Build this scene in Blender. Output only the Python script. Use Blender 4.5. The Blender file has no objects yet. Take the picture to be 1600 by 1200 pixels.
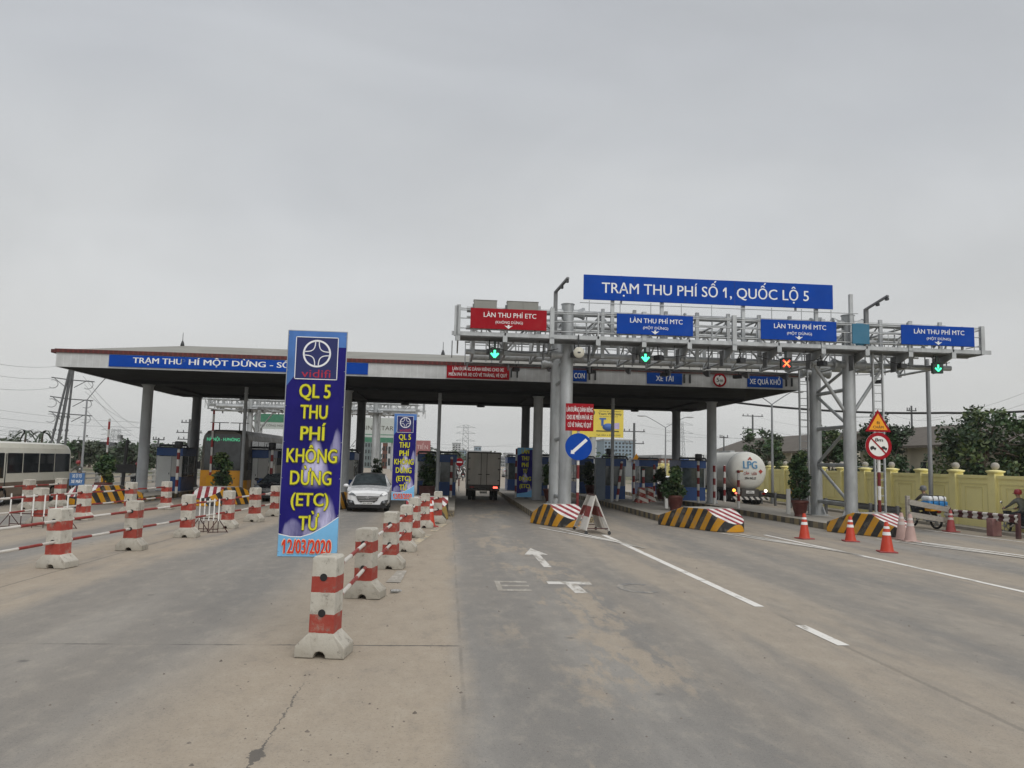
import bpy, bmesh, math, random
from mathutils import Vector, Matrix
random.seed(7)
sc = bpy.context.scene
col = sc.collection
# ---------------------------------------------------------------- camera
F = 1210.0; H = 2.4; PITCH = math.atan(120/1210.0); ROLL = .024; YAW = math.radians(4.5)
fw = Vector((math.sin(YAW)*math.cos(PITCH), math.cos(YAW)*math.cos(PITCH), math.sin(PITCH)))
r0 = Vector((math.cos(YAW), -math.sin(YAW), 0)); u0 = r0.cross(fw)
CU = u0*math.cos(ROLL) - r0*math.sin(ROLL); CR = r0*math.cos(ROLL) + u0*math.sin(ROLL)
cd = bpy.data.cameras.new('camera'); cam = bpy.data.objects.new('camera', cd); col.objects.link(cam)
cam.matrix_world = Matrix(((CR.x, CU.x, -fw.x, 0), (CR.y, CU.y, -fw.y, 0), (CR.z, CU.z, -fw.z, H), (0, 0, 0, 1)))
cd.sensor_fit = 'HORIZONTAL'; cd.sensor_width = 36; cd.lens = F/1600*36; cd.clip_start = .1; cd.clip_end = 6000
sc.camera = cam
def ray(x, y): return CR*((x-800)/F) + CU*((600-y)/F) + fw
def G(x, y, z=0.0):                       # photo pixel -> point on the level z
    d = ray(x, y); t = (z-H)/d.z; return Vector((0, 0, H)) + d*t
def Q(x, y, Y):                           # photo pixel -> point at distance Y down the road
    d = ray(x, y); t = Y/d.y; return Vector((0, 0, H)) + d*t
# ---------------------------------------------------------------- sky, sun, exposure
SUN_EL, SUN_AZ = math.radians(40), math.radians(155)
w = bpy.data.worlds.new('World'); sc.world = w; w.use_nodes = True
nt = w.node_tree; nt.nodes.clear()
def N(t, ty, **k):
    n = t.nodes.new(ty)
    for a, b in k.items(): setattr(n, a, b)
    return n
out = N(nt, 'ShaderNodeOutputWorld'); bg = N(nt, 'ShaderNodeBackground'); nt.links.new(bg.outputs[0], out.inputs[0])
sky = N(nt, 'ShaderNodeTexSky', sky_type='NISHITA', sun_disc=False, sun_elevation=SUN_EL, sun_rotation=SUN_AZ)
sky.dust_density = 6; sky.air_density = 1.2
hs = N(nt, 'ShaderNodeHueSaturation'); hs.inputs['Saturation'].default_value = .1
nt.links.new(sky.outputs[0], hs.inputs['Color'])
tc = N(nt, 'ShaderNodeTexCoord'); sp = N(nt, 'ShaderNodeSeparateXYZ'); nt.links.new(tc.outputs['Generated'], sp.inputs[0])
# soft banks of stratus: the cloud deck is thin and bright at the horizon, thick and grey half way up, and brightened overhead, out of view, to light the ground
mp = N(nt, 'ShaderNodeMapping'); mp.inputs['Scale'].default_value = (1.0, 1.0, 2.6); nt.links.new(tc.outputs['Generated'], mp.inputs[0])
nz = N(nt, 'ShaderNodeTexNoise'); nz.inputs['Scale'].default_value = 1.7; nz.inputs['Detail'].default_value = 4; nz.inputs['Roughness'].default_value = .45
nz.inputs['Distortion'].default_value = .35
nt.links.new(mp.outputs[0], nz.inputs['Vector'])
m1 = N(nt, 'ShaderNodeMath', operation='MULTIPLY_ADD'); nt.links.new(nz.outputs[0], m1.inputs[0]); m1.inputs[1].default_value = .34; nt.links.new(sp.outputs['Z'], m1.inputs[2])
m2 = N(nt, 'ShaderNodeMath', operation='SUBTRACT'); nt.links.new(m1.outputs[0], m2.inputs[0]); m2.inputs[1].default_value = .17
cr = N(nt, 'ShaderNodeValToRGB'); nt.links.new(m2.outputs[0], cr.inputs[0])
e = cr.color_ramp.elements
SKYR = [(0, (.63, .635, .62)), (.10, (.62, .625, .615)), (.26, (.56, .575, .585)), (.42, (.475, .495, .52)), (.56, (.42, .44, .475)), (.74, (.75, .76, .78)), (1, (1.15, 1.15, 1.15))]
e[0].position = 0; e[0].color = (*SKYR[0][1], 1); e[1].position = 1; e[1].color = (*SKYR[-1][1], 1)
for p, c in SKYR[1:-1]:
    q = e.new(p); q.color = (*c, 1)
n2_ = N(nt, 'ShaderNodeTexNoise'); n2_.inputs['Scale'].default_value = 2.6; n2_.inputs['Detail'].default_value = 6; n2_.inputs['Roughness'].default_value = .5; n2_.inputs['Distortion'].default_value = .8
mp2 = N(nt, 'ShaderNodeMapping'); mp2.inputs['Scale'].default_value = (.8, 1.0, 2.0); mp2.inputs['Rotation'].default_value = (.25, .12, 0); nt.links.new(tc.outputs['Generated'], mp2.inputs[0]); nt.links.new(mp2.outputs[0], n2_.inputs['Vector'])
cv = N(nt, 'ShaderNodeMapRange'); nt.links.new(n2_.outputs[0], cv.inputs[0])
for i_, x_ in zip((1, 2, 3, 4), (.28, .72, .93, 1.09)): cv.inputs[i_].default_value = x_
cl = N(nt, 'ShaderNodeMix', data_type='RGBA', blend_type='MULTIPLY'); cl.inputs[0].default_value = 1; nt.links.new(cr.outputs[0], cl.inputs[6]); nt.links.new(cv.outputs[0], cl.inputs[7])
ad = N(nt, 'ShaderNodeMix', data_type='RGBA', blend_type='ADD'); ad.inputs[0].default_value = .02
nt.links.new(cl.outputs[2], ad.inputs[6]); nt.links.new(hs.outputs[0], ad.inputs[7])
nt.links.new(ad.outputs[2], bg.inputs[0]); bg.inputs[1].default_value = 1.0
sd = bpy.data.lights.new('sun', 'SUN'); sun = bpy.data.objects.new('sun', sd); col.objects.link(sun)
sd.energy = 1.1; sd.angle = math.radians(42); sd.color = (1, .97, .92)
sdir = Vector((math.sin(SUN_AZ)*math.cos(SUN_EL), math.cos(SUN_AZ)*math.cos(SUN_EL), math.sin(SUN_EL)))
sun.rotation_euler = (-sdir).to_track_quat('-Z', 'Y').to_euler(); sun.location = (0, 0, 60)
sc.view_settings.view_transform = 'Standard'; sc.view_settings.look = 'None'; sc.view_settings.exposure = 0.0
# ---------------------------------------------------------------- materials
def lin(h):
    h = h.lstrip('#'); v = [int(h[i:i+2], 16)/255 for i in (0, 2, 4)]
    return tuple((c/12.92 if c <= .04045 else ((c+.055)/1.055)**2.4) for c in v)
MATS = {}
def base(name):
    m = bpy.data.materials.new(name); m.use_nodes = True; t = m.node_tree
    return m, t, t.nodes['Principled BSDF']
def coordn(t, kind='Object', scale=(1, 1, 1)):
    c = N(t, 'ShaderNodeTexCoord'); p = N(t, 'ShaderNodeMapping'); p.inputs['Scale'].default_value = scale
    t.links.new(c.outputs[kind], p.inputs[0]); return p.outputs[0]
def noise(t, vec, s, d=5, r=.6):
    n = N(t, 'ShaderNodeTexNoise'); n.inputs['Scale'].default_value = s; n.inputs['Detail'].default_value = d; n.inputs['Roughness'].default_value = r
    t.links.new(vec, n.inputs['Vector']); return n.outputs[0]
def mrange(t, v, a, b, c=0, d=1):
    n = N(t, 'ShaderNodeMapRange', interpolation_type='SMOOTHSTEP')
    for i, x in zip((1, 2, 3, 4), (a, b, c, d)): n.inputs[i].default_value = x
    t.links.new(v, n.inputs[0]); return n.outputs[0]
def math_(t, op, a, b=None, c=None):
    n = N(t, 'ShaderNodeMath', operation=op)
    for i, x in enumerate((a, b, c)):
        if x is None: continue
        if isinstance(x, (int, float)): n.inputs[i].default_value = x
        else: t.links.new(x, n.inputs[i])
    return n.outputs[0]
def mixc(t, f, a, b, mode='MIX'):
    n = N(t, 'ShaderNodeMix', data_type='RGBA', blend_type=mode)
    for i, x in ((0, f), (6, a), (7, b)):
        if isinstance(x, (int, float)): n.inputs[i].default_value = x
        elif isinstance(x, tuple): n.inputs[i].default_value = (*x, 1)
        else: t.links.new(x, n.inputs[i])
    return n.outputs[2]
DUST = (.30, .265, .215)
def M(name, c, rough=.6, metal=0, var=.10, vs=2.5, dirt=.25, dc=DUST, ds=1.6, bump=0, stretch=(1, 1, 1), spec=.4, coat=0):
    if name in MATS: return MATS[name]
    if isinstance(c, str): c = lin(c)
    m, t, b = base(name)
    v = coordn(t, 'Object', stretch)
    n1 = noise(t, v, vs)
    cc = mixc(t, mrange(t, n1, .3, .7), tuple(x*(1-var) for x in c), tuple(min(1, x*(1+var)) for x in c))
    if dirt:
        n2 = noise(t, v, ds, 8, .65)
        cc = mixc(t, mrange(t, n2, .48, .75, 0, dirt), cc, dc)
    t.links.new(cc, b.inputs['Base Color'])
    n3 = noise(t, v, vs*3)
    t.links.new(mrange(t, n3, .2, .8, max(.02, rough-.12), min(1, rough+.12)), b.inputs['Roughness'])
    b.inputs['Metallic'].default_value = metal; b.inputs['Specular IOR Level'].default_value = spec
    if coat: b.inputs['Coat Weight'].default_value = coat; b.inputs['Coat Roughness'].default_value = .08
    if bump:
        bp = N(t, 'ShaderNodeBump'); bp.inputs['Strength'].default_value = bump; bp.inputs['Distance'].default_value = .01
        t.links.new(noise(t, v, 30, 6), bp.inputs['Height']); t.links.new(bp.outputs[0], b.inputs['Normal'])
    MATS[name] = m; return m
def EMIT(name, c, s, bc=(.02, .02, .02)):
    if name in MATS: return MATS[name]
    m, t, b = base(name); b.inputs['Base Color'].default_value = (*bc, 1)
    b.inputs['Emission Color'].default_value = (*c, 1); b.inputs['Emission Strength'].default_value = s
    MATS[name] = m; return m
def STRIPE(name, ca, cb, axis, period, duty=.5, off=0., rough=.6, wear=.25, wc=DUST, ws=3.0, wlo=.5, edge=.02):
    """two paints in bands along axis (a,b,c weights on object x,y,z), worn by dirt"""
    if name in MATS: return MATS[name]
    m, t, b = base(name); c = N(t, 'ShaderNodeTexCoord')
    d = N(t, 'ShaderNodeVectorMath', operation='DOT_PRODUCT'); t.links.new(c.outputs['Object'], d.inputs[0]); d.inputs[1].default_value = axis
    wob = noise(t, c.outputs['Object'], 14, 3)
    s = math_(t, 'ADD', d.outputs['Value'], off)
    s = math_(t, 'ADD', s, math_(t, 'MULTIPLY', math_(t, 'SUBTRACT', wob, .5), edge))
    fr = math_(t, 'FRACT', math_(t, 'DIVIDE', s, period))
    k = math_(t, 'LESS_THAN', fr, duty)
    cc = mixc(t, k, ca, cb)
    n1 = noise(t, c.outputs['Object'], ws, 8, .7)
    cc = mixc(t, mrange(t, n1, wlo, wlo+.22, 0, wear), cc, wc)
    n2 = noise(t, c.outputs['Object'], 2.2, 4)
    cc = mixc(t, 1.0, cc, mixc(t, mrange(t, n2, .3, .7), (.82, .82, .82), (1, 1, 1)), 'MULTIPLY')
    t.links.new(cc, b.inputs['Base Color']); b.inputs['Roughness'].default_value = rough
    MATS[name] = m; return m
def GLASS(name, c=(.02, .025, .028), rough=.06):
    if name in MATS: return MATS[name]
    m, t, b = base(name); v = coordn(t); n = noise(t, v, 3)
    t.links.new(mixc(t, mrange(t, n, .3, .7), tuple(x*.7 for x in c), tuple(x*1.4 for x in c)), b.inputs['Base Color'])
    b.inputs['Roughness'].default_value = rough; b.inputs['Specular IOR Level'].default_value = .7
    MATS[name] = m; return m
# ---------------------------------------------------------------- mesh helpers
class MB:
    def __init__(s): s.v = []; s.f = []; s.m = []; s.s = []
    def add(s, vs, fs, mi=0, sm=False):
        o = len(s.v); s.v += [tuple(p) for p in vs]
        for f in fs: s.f.append([i+o for i in f]); s.m.append(mi); s.s.append(sm)
        return s
    def box(s, cx, cy, cz, sx, sy, sz, rz=0, mi=0):
        c, n = math.cos(rz), math.sin(rz); vs = []
        for z in (-.5, .5):
            for x, y in ((-.5, -.5), (.5, -.5), (.5, .5), (-.5, .5)):
                a, b = x*sx, y*sy; vs.append((cx+a*c-b*n, cy+a*n+b*c, cz+z*sz))
        return s.add(vs, [(3, 2, 1, 0), (4, 5, 6, 7), (0, 1, 5, 4), (1, 2, 6, 5), (2, 3, 7, 6), (3, 0, 4, 7)], mi)
    def b2(s, x0, x1, y0, y1, z0, z1, mi=0): return s.box((x0+x1)/2, (y0+y1)/2, (z0+z1)/2, abs(x1-x0), abs(y1-y0), abs(z1-z0), 0, mi)
    def tube(s, p0, p1, ra, rb=None, n=10, mi=0, sm=True, caps=True):
        rb = ra if rb is None else rb; p0 = Vector(p0); p1 = Vector(p1); d = (p1-p0)
        if d.length < 1e-6: return s
        q = d.to_track_quat('Z', 'Y'); X = q @ Vector((1, 0, 0)); Y = q @ Vector((0, 1, 0))
        vs = []
        for p, r in ((p0, ra), (p1, rb)):
            for i in range(n):
                a = 2*math.pi*i/n; vs.append(p + X*(r*math.cos(a)) + Y*(r*math.sin(a)))
        s.add(vs, [(i, (i+1) % n, n+(i+1) % n, n+i) for i in range(n)], mi, sm)
        if caps:
            s.add(vs[:n], [tuple(range(n-1, -1, -1))], mi); s.add(vs[n:], [tuple(range(n))], mi)
        return s
    def bar(s, p0, p1, wd, ht=None, mi=0):          # square bar between two points
        ht = wd if ht is None else ht; p0 = Vector(p0); p1 = Vector(p1); d = (p1-p0).normalized()
        up = Vector((0, 0, 1)) if abs(d.z) < .95 else Vector((0, 1, 0))
        X = d.cross(up).normalized(); Z = X.cross(d)
        vs = [p + X*(a*wd/2) + Z*(b*ht/2) for p in (p0, p1) for a, b in ((-1, -1), (1, -1), (1, 1), (-1, 1))]
        return s.add(vs, [(0, 1, 2, 3), (7, 6, 5, 4), (4, 5, 1, 0), (5, 6, 2, 1), (6, 7, 3, 2), (7, 4, 0, 3)], mi)
    def path(s, pts, r, n=8, mi=0):
        for a, b in zip(pts, pts[1:]): s.tube(a, b, r, r, n, mi)
        return s
    def lathe(s, prof, c=(0, 0, 0), n=20, mi=0, sm=True, ax='z'):
        vs = []
        for r, z in prof:
            for i in range(n):
                a = 2*math.pi*i/n; x, y = r*math.cos(a), r*math.sin(a)
                p = (x, y, z) if ax == 'z' else ((x, z, y) if ax == 'y' else (z, x, y))
                vs.append((c[0]+p[0], c[1]+p[1], c[2]+p[2]))
        fs = []
        for k in range(len(prof)-1):
            for i in range(n):
                j = (i+1) % n; q = (k*n+i, k*n+j, (k+1)*n+j, (k+1)*n+i)
                fs.append(q[::-1] if ax == 'y' else q)
        return s.add(vs, fs, mi, sm)
    def ext(s, poly, d, mi=0, sm=False):             # extrude a planar polygon (3-D points) by vector d
        n = len(poly); d = Vector(d); a = [Vector(p) for p in poly]; b = [p+d for p in a]
        nr = Vector((0, 0, 0))
        for i in range(n): nr += (a[i]-a[0]).cross(a[(i+1) % n]-a[0])
        fs = [tuple(range(n)), tuple(range(2*n-1, n-1, -1))]; sd = [(i, n+i, n+(i+1) % n, (i+1) % n) for i in range(n)]
        if nr.dot(d) > 0: fs = [f[::-1] for f in fs]; sd = [f[::-1] for f in sd]
        s.add(a+b, fs, mi); o = len(s.v)-2*n
        for f in sd: s.f.append([i+o for i in f]); s.m.append(mi); s.s.append(sm)
        return s
    def plate(s, pts, y, th=.004, mi=0):            # polygon of (x,z) standing in the XZ plane facing -Y
        return s.ext([(x, y, z) for x, z in pts], (0, th, 0), mi)
    def disc(s, cx, cz, r, y, th=.004, n=32, mi=0, rx=None):
        return s.plate([(cx+(rx or r)*math.cos(2*math.pi*i/n), cz+r*math.sin(2*math.pi*i/n)) for i in range(n)], y, th, mi)
    def ring(s, cx, cz, r, ri, y, th=.004, n=36, mi=0):
        for i in range(n):
            a, b = 2*math.pi*i/n, 2*math.pi*(i+1)/n
            s.plate([(cx+ri*math.cos(a), cz+ri*math.sin(a)), (cx+r*math.cos(a), cz+r*math.sin(a)), (cx+r*math.cos(b), cz+r*math.sin(b)), (cx+ri*math.cos(b), cz+ri*math.sin(b))], y, th, mi)
        return s
    def move(s, M4): s.v = [tuple(M4 @ Vector(p)) for p in s.v]; return s
    def build(s, name, mats, parent=None, bevel=0, seg=2):
        me = bpy.data.meshes.new(name); me.from_pydata(s.v, [], s.f)
        if not isinstance(mats, (list, tuple)): mats = [mats]
        for m in mats: me.materials.append(m)
        me.polygons.foreach_set('material_index', s.m); me.polygons.foreach_set('use_smooth', s.s); me.update()
        o = bpy.data.objects.new(name, me); col.objects.link(o)
        if parent: o.parent = parent
        if bevel:
            b = o.modifiers.new('bevel', 'BEVEL'); b.width = bevel; b.segments = seg; b.limit_method = 'ANGLE'; b.angle_limit = math.radians(40)
        return o
def tag(o, label=None, cat=None, group=None, kind=None):
    if label: o['label'] = label
    if cat: o['category'] = cat
    if group: o['group'] = group
    if kind: o['kind'] = kind
    return o
def thing(name, label, cat, loc=(0, 0, 0), rz=0, group=None):
    o = bpy.data.objects.new(name, None); col.objects.link(o); o.empty_display_size = .2
    o.location = loc; o.rotation_euler = (0, 0, rz); return tag(o, label, cat, group)
def copy_tree(o, loc, rz=None, label=None, group=None):
    def rec(a, p):
        c = a.copy(); col.objects.link(c)
        if p: c.parent = p
        for ch in a.children: rec(ch, c)
        return c
    c = rec(o, None); c.location = loc
    if rz is not None: c.rotation_euler = (0, 0, rz)
    if label: c['label'] = label
    if group: c['group'] = group
    return c
def solo(mb, name, mats, label, cat, loc=(0, 0, 0), rz=0, group=None, bevel=0):
    o = mb.build(name, mats, None, bevel); o.location = loc; o.rotation_euler = (0, 0, rz); return tag(o, label, cat, group)
def struct(mb, name, mats, bevel=0): return tag(mb.build(name, mats, None, bevel), kind='structure')
ORD = ['first', 'second', 'third', 'fourth', 'fifth', 'sixth', 'seventh', 'eighth', 'ninth', 'tenth', 'eleventh', 'twelfth']
# lettering: built-in font turned into mesh, lying in the XZ plane facing -Y
_tc = {}
def text_mesh(s, bold):
    k = (s, bold)
    if k in _tc: return _tc[k]
    cu = bpy.data.curves.new('lettering', 'FONT'); cu.body = s; cu.size = 1; cu.offset = bold; cu.resolution_u = 3
    o = bpy.data.objects.new('lettering', cu); col.objects.link(o)
    dg = bpy.context.evaluated_depsgraph_get(); me = bpy.data.meshes.new_from_object(o.evaluated_get(dg))
    v = [tuple(p.co) for p in me.vertices]; f = [tuple(p.vertices) for p in me.polygons]
    bpy.data.objects.remove(o); bpy.data.curves.remove(cu); bpy.data.meshes.remove(me)
    _tc[k] = (v, f); return v, f
def _cap():
    v, f = text_mesh('H', 0); ys = [p[1] for p in v]; return max(ys)
CAP = _cap()
def TXT(mb, s, cx, z0, h, y, wd=None, bold=0.0, mi=0, sx=.85, left=False, fat=False):
    """text s with capitals h high, baseline z0, centred on cx (or starting there), fitted to width wd;
    weight comes from thin layers shifted sideways, each a little prouder than the last"""
    v, f = text_mesh(s, 0)
    xs = [p[0] for p in v]; a, b = min(xs), max(xs); k = h/CAP; B = bold*1.1
    kx = (wd/(b-a+2*B)) if wd else k*sx
    o = (cx - (a-B)*kx) if left else (cx - (a+b)/2*kx)
    fl = []
    for i, ch in enumerate(s):                       # the built-in figure one is a bare stroke: give it its flag
        if ch != '1': continue
        one = [p[0] for p in text_mesh('1', 0)[0]]; xr = max(p[0] for p in text_mesh(s[:i+1], 0)[0]); xl = xr-(max(one)-min(one))
        fl.append([(xl, CAP), (xl-.15, CAP-.17), (xl-.15, CAP-.30), (xl, CAP-.19)])
    sh = [(0, 0)] if bold < .004 else [(0, 0), (-B, 0), (B, 0)]
    if bold >= .018: sh += [(-B*.5, 0), (B*.5, 0)]
    if fat: sh += [(0, B), (0, -B), (-B*.7, -B*.7), (B*.7, -B*.7), (-B*.7, B*.7), (B*.7, B*.7)]
    for n_, (dx, dz) in enumerate(sh):
        yy = y-.0007*n_
        mb.add([(o+(p[0]+dx)*kx, yy, z0+(p[1]+dz)*k) for p in v], f, mi)
        for q in fl: mb.add([(o+(x+dx)*kx, yy-.0003, z0+(z+dz)*k) for x, z in q], [(0, 1, 2, 3)], mi)
    return mb
def LINE(par, mats, s, cx, z0, h, y, wd=None, bold=0.0, name='lettering', fat=False):
    return TXT(MB(), s, cx, z0, h, y, wd, bold, fat=fat).build(name, mats, par)
# foliage: leaf faces spread through a set of overlapping clumps
def leaves(mb, blobs, n, size, mis=(0, 1, 2), droop=.3, rnd=None):
    R = rnd or random; tot = sum(b[3]**2 for b in blobs)
    for bx, by, bz, br in blobs:
        mi0 = R.choice(mis); k = max(6, int(n*br*br/tot))
        for _ in range(k):
            d = Vector((R.gauss(0, 1), R.gauss(0, 1), R.gauss(0, 1))).normalized()
            r = br*(R.random()**.45)*R.uniform(.75, 1.12)
            p = Vector((bx, by, bz)) + Vector((d.x*r, d.y*r, d.z*r*.85))
            a = Vector((R.gauss(0, 1), R.gauss(0, 1), R.gauss(0, .5)-droop)).normalized()
            nrm = (d*.6 + Vector((R.gauss(0, .6), R.gauss(0, .6), R.gauss(.4, .6)))).normalized()
            b = a.cross(nrm)
            if b.length < .05: continue
            b.normalize(); L = size*R.uniform(.6, 1.3); W_ = L*R.uniform(.42, .65)
            mi = mi0 if R.random() < .7 else R.choice(mis)
            mb.add([p - a*(L*.5), p + b*(W_*.5), p + a*(L*.5), p - b*(W_*.5)], [(0, 1, 2, 3)], mi)
    return mb
# ---------------------------------------------------------------- palette
steel = M('galvanised steel', (.39, .405, .41), .5, .5, .16, 2, .3, (.20, .18, .155), 1.6, stretch=(1, 1, .4))
steel_d = M('weathered steel', (.17, .175, .18), .55, .4, .15, 3, .15, (.16, .15, .13), 2)
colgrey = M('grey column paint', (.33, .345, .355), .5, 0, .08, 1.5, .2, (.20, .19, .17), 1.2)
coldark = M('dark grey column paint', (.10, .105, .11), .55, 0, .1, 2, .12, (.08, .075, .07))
white_p = M('white paint', (.74, .74, .71), .5, 0, .05, 2, .18, (.42, .38, .32), 2.2)
blue_s = M('blue sign sheeting', lin('#08409a'), .6, 0, .08, .8, .12, (.08, .14, .28), 1.2, spec=.12)
blue_b = M('booth blue', (.028, .075, .22), .45, 0, .08, 2, .10, (.10, .11, .13))
red_s = M('red sign sheeting', lin('#941320'), .6, 0, .07, 1, .10, (.32, .12, .10), 1.4, spec=.12)
lett = M('white reflective lettering', (.76, .77, .76), .5, 0, .03, 2, 0)
black = M('black plastic', (.018, .018, .019), .5, 0, .2, 3, .1, (.08, .075, .07))
dark = M('dark metal', (.045, .047, .05), .5, .2, .15, 3, .12, (.09, .085, .075))
yellow_p = M('yellow paint', lin('#d89a12'), .55, 0, .08, 3, .25, (.25, .2, .12))
rubber = M('tyre rubber', (.018, .018, .018), .85, 0, .2, 5, .3, (.09, .08, .07), 3)
chrome = M('bright metal', (.62, .63, .64), .18, .9, .05, 3, .05)
glassd = GLASS('dark glass')
terra = M('red glazed pot', (.075, .018, .014), .55, 0, .15, 3, .3, (.22, .15, .11), 3, .2)
bark = M('bark', (.09, .07, .052), .9, 0, .25, 6, .2, (.14, .12, .1), 4, .4)
soil = M('potting soil', (.06, .045, .033), .95, 0, .3, 8, 0)
leaf_a = M('dark leaf', (.020, .045, .017), .55, 0, .3, 1.2, 0)
leaf_b = M('mid leaf', (.038, .078, .026), .5, 0, .3, 1.2, 0)
leaf_c = M('yellowish leaf', (.075, .105, .034), .55, 0, .3, 1.2, 0)
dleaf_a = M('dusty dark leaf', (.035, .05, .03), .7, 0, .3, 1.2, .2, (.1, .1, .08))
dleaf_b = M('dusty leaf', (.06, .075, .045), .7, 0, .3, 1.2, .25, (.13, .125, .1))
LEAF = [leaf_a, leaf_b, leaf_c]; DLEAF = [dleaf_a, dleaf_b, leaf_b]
conc = M('grey concrete', (.34, .325, .295), .85, 0, .1, 2, .35, (.22, .19, .15), 1.1, .3)
paving = M('dusty island paving', (.33, .305, .265), .9, 0, .14, .7, .5, (.42, .37, .29), .5, .2)
STR_RW = STRIPE('red and white post paint', lin('#7d1a1c'), (.66, .65, .62), (0, 0, 1), .72, .5, 0, wear=.25)
# ---------------------------------------------------------------- ground and road
m, t, b = base('soil and scrub ground'); v = coordn(t)
t.links.new(mixc(t, mrange(t, noise(t, v, .05, 6), .4, .6), (.12, .125, .07), (.24, .2, .15)), b.inputs['Base Color']); b.inputs['Roughness'].default_value = .95
g = MB(); g.add([(-1080, -60, -.03), (1080, -60, -.03), (1080, 1480, -.03), (-1080, 1480, -.03)], [(0, 1, 2, 3)]); struct(g, 'ground', m)

m, t, b = base('dusty road surface')
c = N(t, 'ShaderNodeTexCoord'); P = c.outputs['Object']; s3 = N(t, 'ShaderNodeSeparateXYZ'); t.links.new(P, s3.inputs[0]); X, Y = s3.outputs[0], s3.outputs[1]
def vec(scale):
    p = N(t, 'ShaderNodeMapping'); p.inputs['Scale'].default_value = scale; t.links.new(P, p.inputs[0]); return p.outputs[0]
streak = noise(t, vec((1, .14, 1)), 1.1, 8, .62)           # drawn out along the traffic
blot = noise(t, vec((1, .45, 1)), .55, 9, .62)
fine = noise(t, P, 34, 3, .7); grit = noise(t, P, 9, 6, .75); slow = noise(t, vec((1, .3, 1)), .16, 4)
fine2 = noise(t, P, 110, 2, .7)
Xw = math_(t, 'ADD', X, math_(t, 'MULTIPLY', math_(t, 'SUBTRACT', slow, .5), 1.4))
def band(cx, wd, soft, src=None):
    d = math_(t, 'ABSOLUTE', math_(t, 'SUBTRACT', src or Xw, cx)); return mrange(t, d, wd, wd+soft, 1, 0)
bands = None
for cx, wd, soft, k in ((-7.7, 1.0, 1.1, 1), (-12.4, .9, 1.2, .9), (-17.2, .7, 1.2, .8), (5.3, .9, 1.6, .75), (11.6, 1.2, 1.8, .75), (8.4, .3, 1.2, .45), (16.4, .8, 1.6, .7), (20.4, .8, 1.2, .8), (3.6, .3, .9, .35)):
    q = math_(t, 'MULTIPLY', band(cx, wd, soft), k)
    bands = q if bands is None else math_(t, 'MAXIMUM', bands, q)
jx = math_(t, 'ADD', X, math_(t, 'MULTIPLY', math_(t, 'SUBTRACT', grit, .5), .22))
strip = math_(t, 'MULTIPLY', mrange(t, math_(t, 'ADD', jx, math_(t, 'MULTIPLY', math_(t, 'SUBTRACT', blot, .5), 1.1)), -.05, .5, 1, 0), mrange(t, Xw, -3.7, -1.9, 0, 1))   # concrete strip under the middle posts
bands = math_(t, 'MULTIPLY', bands, mrange(t, streak, .28, .56, .25, 1))
patch = math_(t, 'MULTIPLY', mrange(t, blot, .47, .56), mrange(t, noise(t, vec((1, .22, 1)), 2.3, 9, .7), .42, .53))          # blown sand lying in the wheel lanes
patch = math_(t, 'MULTIPLY', patch, math_(t, 'MULTIPLY', band(1.9, .5, 1.3, X), .85))
dust = math_(t, 'MAXIMUM', math_(t, 'MAXIMUM', bands, patch), math_(t, 'MULTIPLY', strip, mrange(t, blot, .2, .55, .80, 1)))
dust = math_(t, 'MAXIMUM', dust, mrange(t, Y, 34, 75, 0, .75))
dust = math_(t, 'MAXIMUM', dust, mrange(t, slow, .35, .7, .05, .30))
asp = mixc(t, mrange(t, streak, .35, .65), (.188, .182, .172), (.245, .236, .22))
track = None
for cx in (-5.7, -3.7, 1.0, 2.9, 7.4, 9.2, -10.4, -14.6, 13.4):
    q = band(cx, .25, .5); track = q if track is None else math_(t, 'MAXIMUM', track, q)
asp = mixc(t, math_(t, 'MULTIPLY', track, mrange(t, streak, .3, .6, .2, .75)), asp, (.165, .161, .154))
dcol = mixc(t, mrange(t, grit, .3, .7), (.315, .265, .205), (.355, .302, .237))
cc = mixc(t, dust, asp, dcol)
mott = noise(t, vec((1, .5, 1)), 3.2, 10, .72)
cc = mixc(t, mrange(t, mott, .48, .66, 0, .22), cc, (.43, .385, .315))
cc = mixc(t, mrange(t, mott, .34, .48, .22, 0), cc, (.13, .126, .12))
cc = mixc(t, mrange(t, fine, .54, .68, 0, .36), cc, (.09, .088, .085))
cc = mixc(t, mrange(t, fine2, .57, .70, 0, .40), cc, (.5, .47, .42))
cc = mixc(t, mrange(t, noise(t, P, 3.1, 10, .8), .66, .72, 0, .35), cc, (.13, .125, .12))
# cracks and joints
def line(dist, wd, mask, k=.75):
    return math_(t, 'MULTIPLY', math_(t, 'MULTIPLY', mrange(t, math_(t, 'ABSOLUTE', dist), wd*.4, wd, 1, 0), mask), k)
wob = math_(t, 'MULTIPLY', math_(t, 'SUBTRACT', noise(t, P, 2.3, 7, .7), .5), .35); wob2 = math_(t, 'MULTIPLY', math_(t, 'SUBTRACT', noise(t, P, 11, 4, .7), .5), .12)
spall = mrange(t, noise(t, P, 1.7, 5, .7), .45, .66, .006, .065)
d1 = math_(t, 'ADD', math_(t, 'ADD', X, 1.46), math_(t, 'ADD', math_(t, 'MULTIPLY', wob, .5), wob2))
k1 = math_(t, 'MULTIPLY', math_(t, 'LESS_THAN', math_(t, 'ABSOLUTE', d1), spall), mrange(t, Y, 8.2, 8.9, .8, 0))
d2 = math_(t, 'ADD', math_(t, 'SUBTRACT', Y, 10.33), math_(t, 'MULTIPLY', wob2, .5))
k2 = line(d2, .035, math_(t, 'MULTIPLY', mrange(t, X, .1, .3, 1, 0), mrange(t, noise(t, P, .9, 3), .40, .55, .15, 1)), .85)
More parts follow.
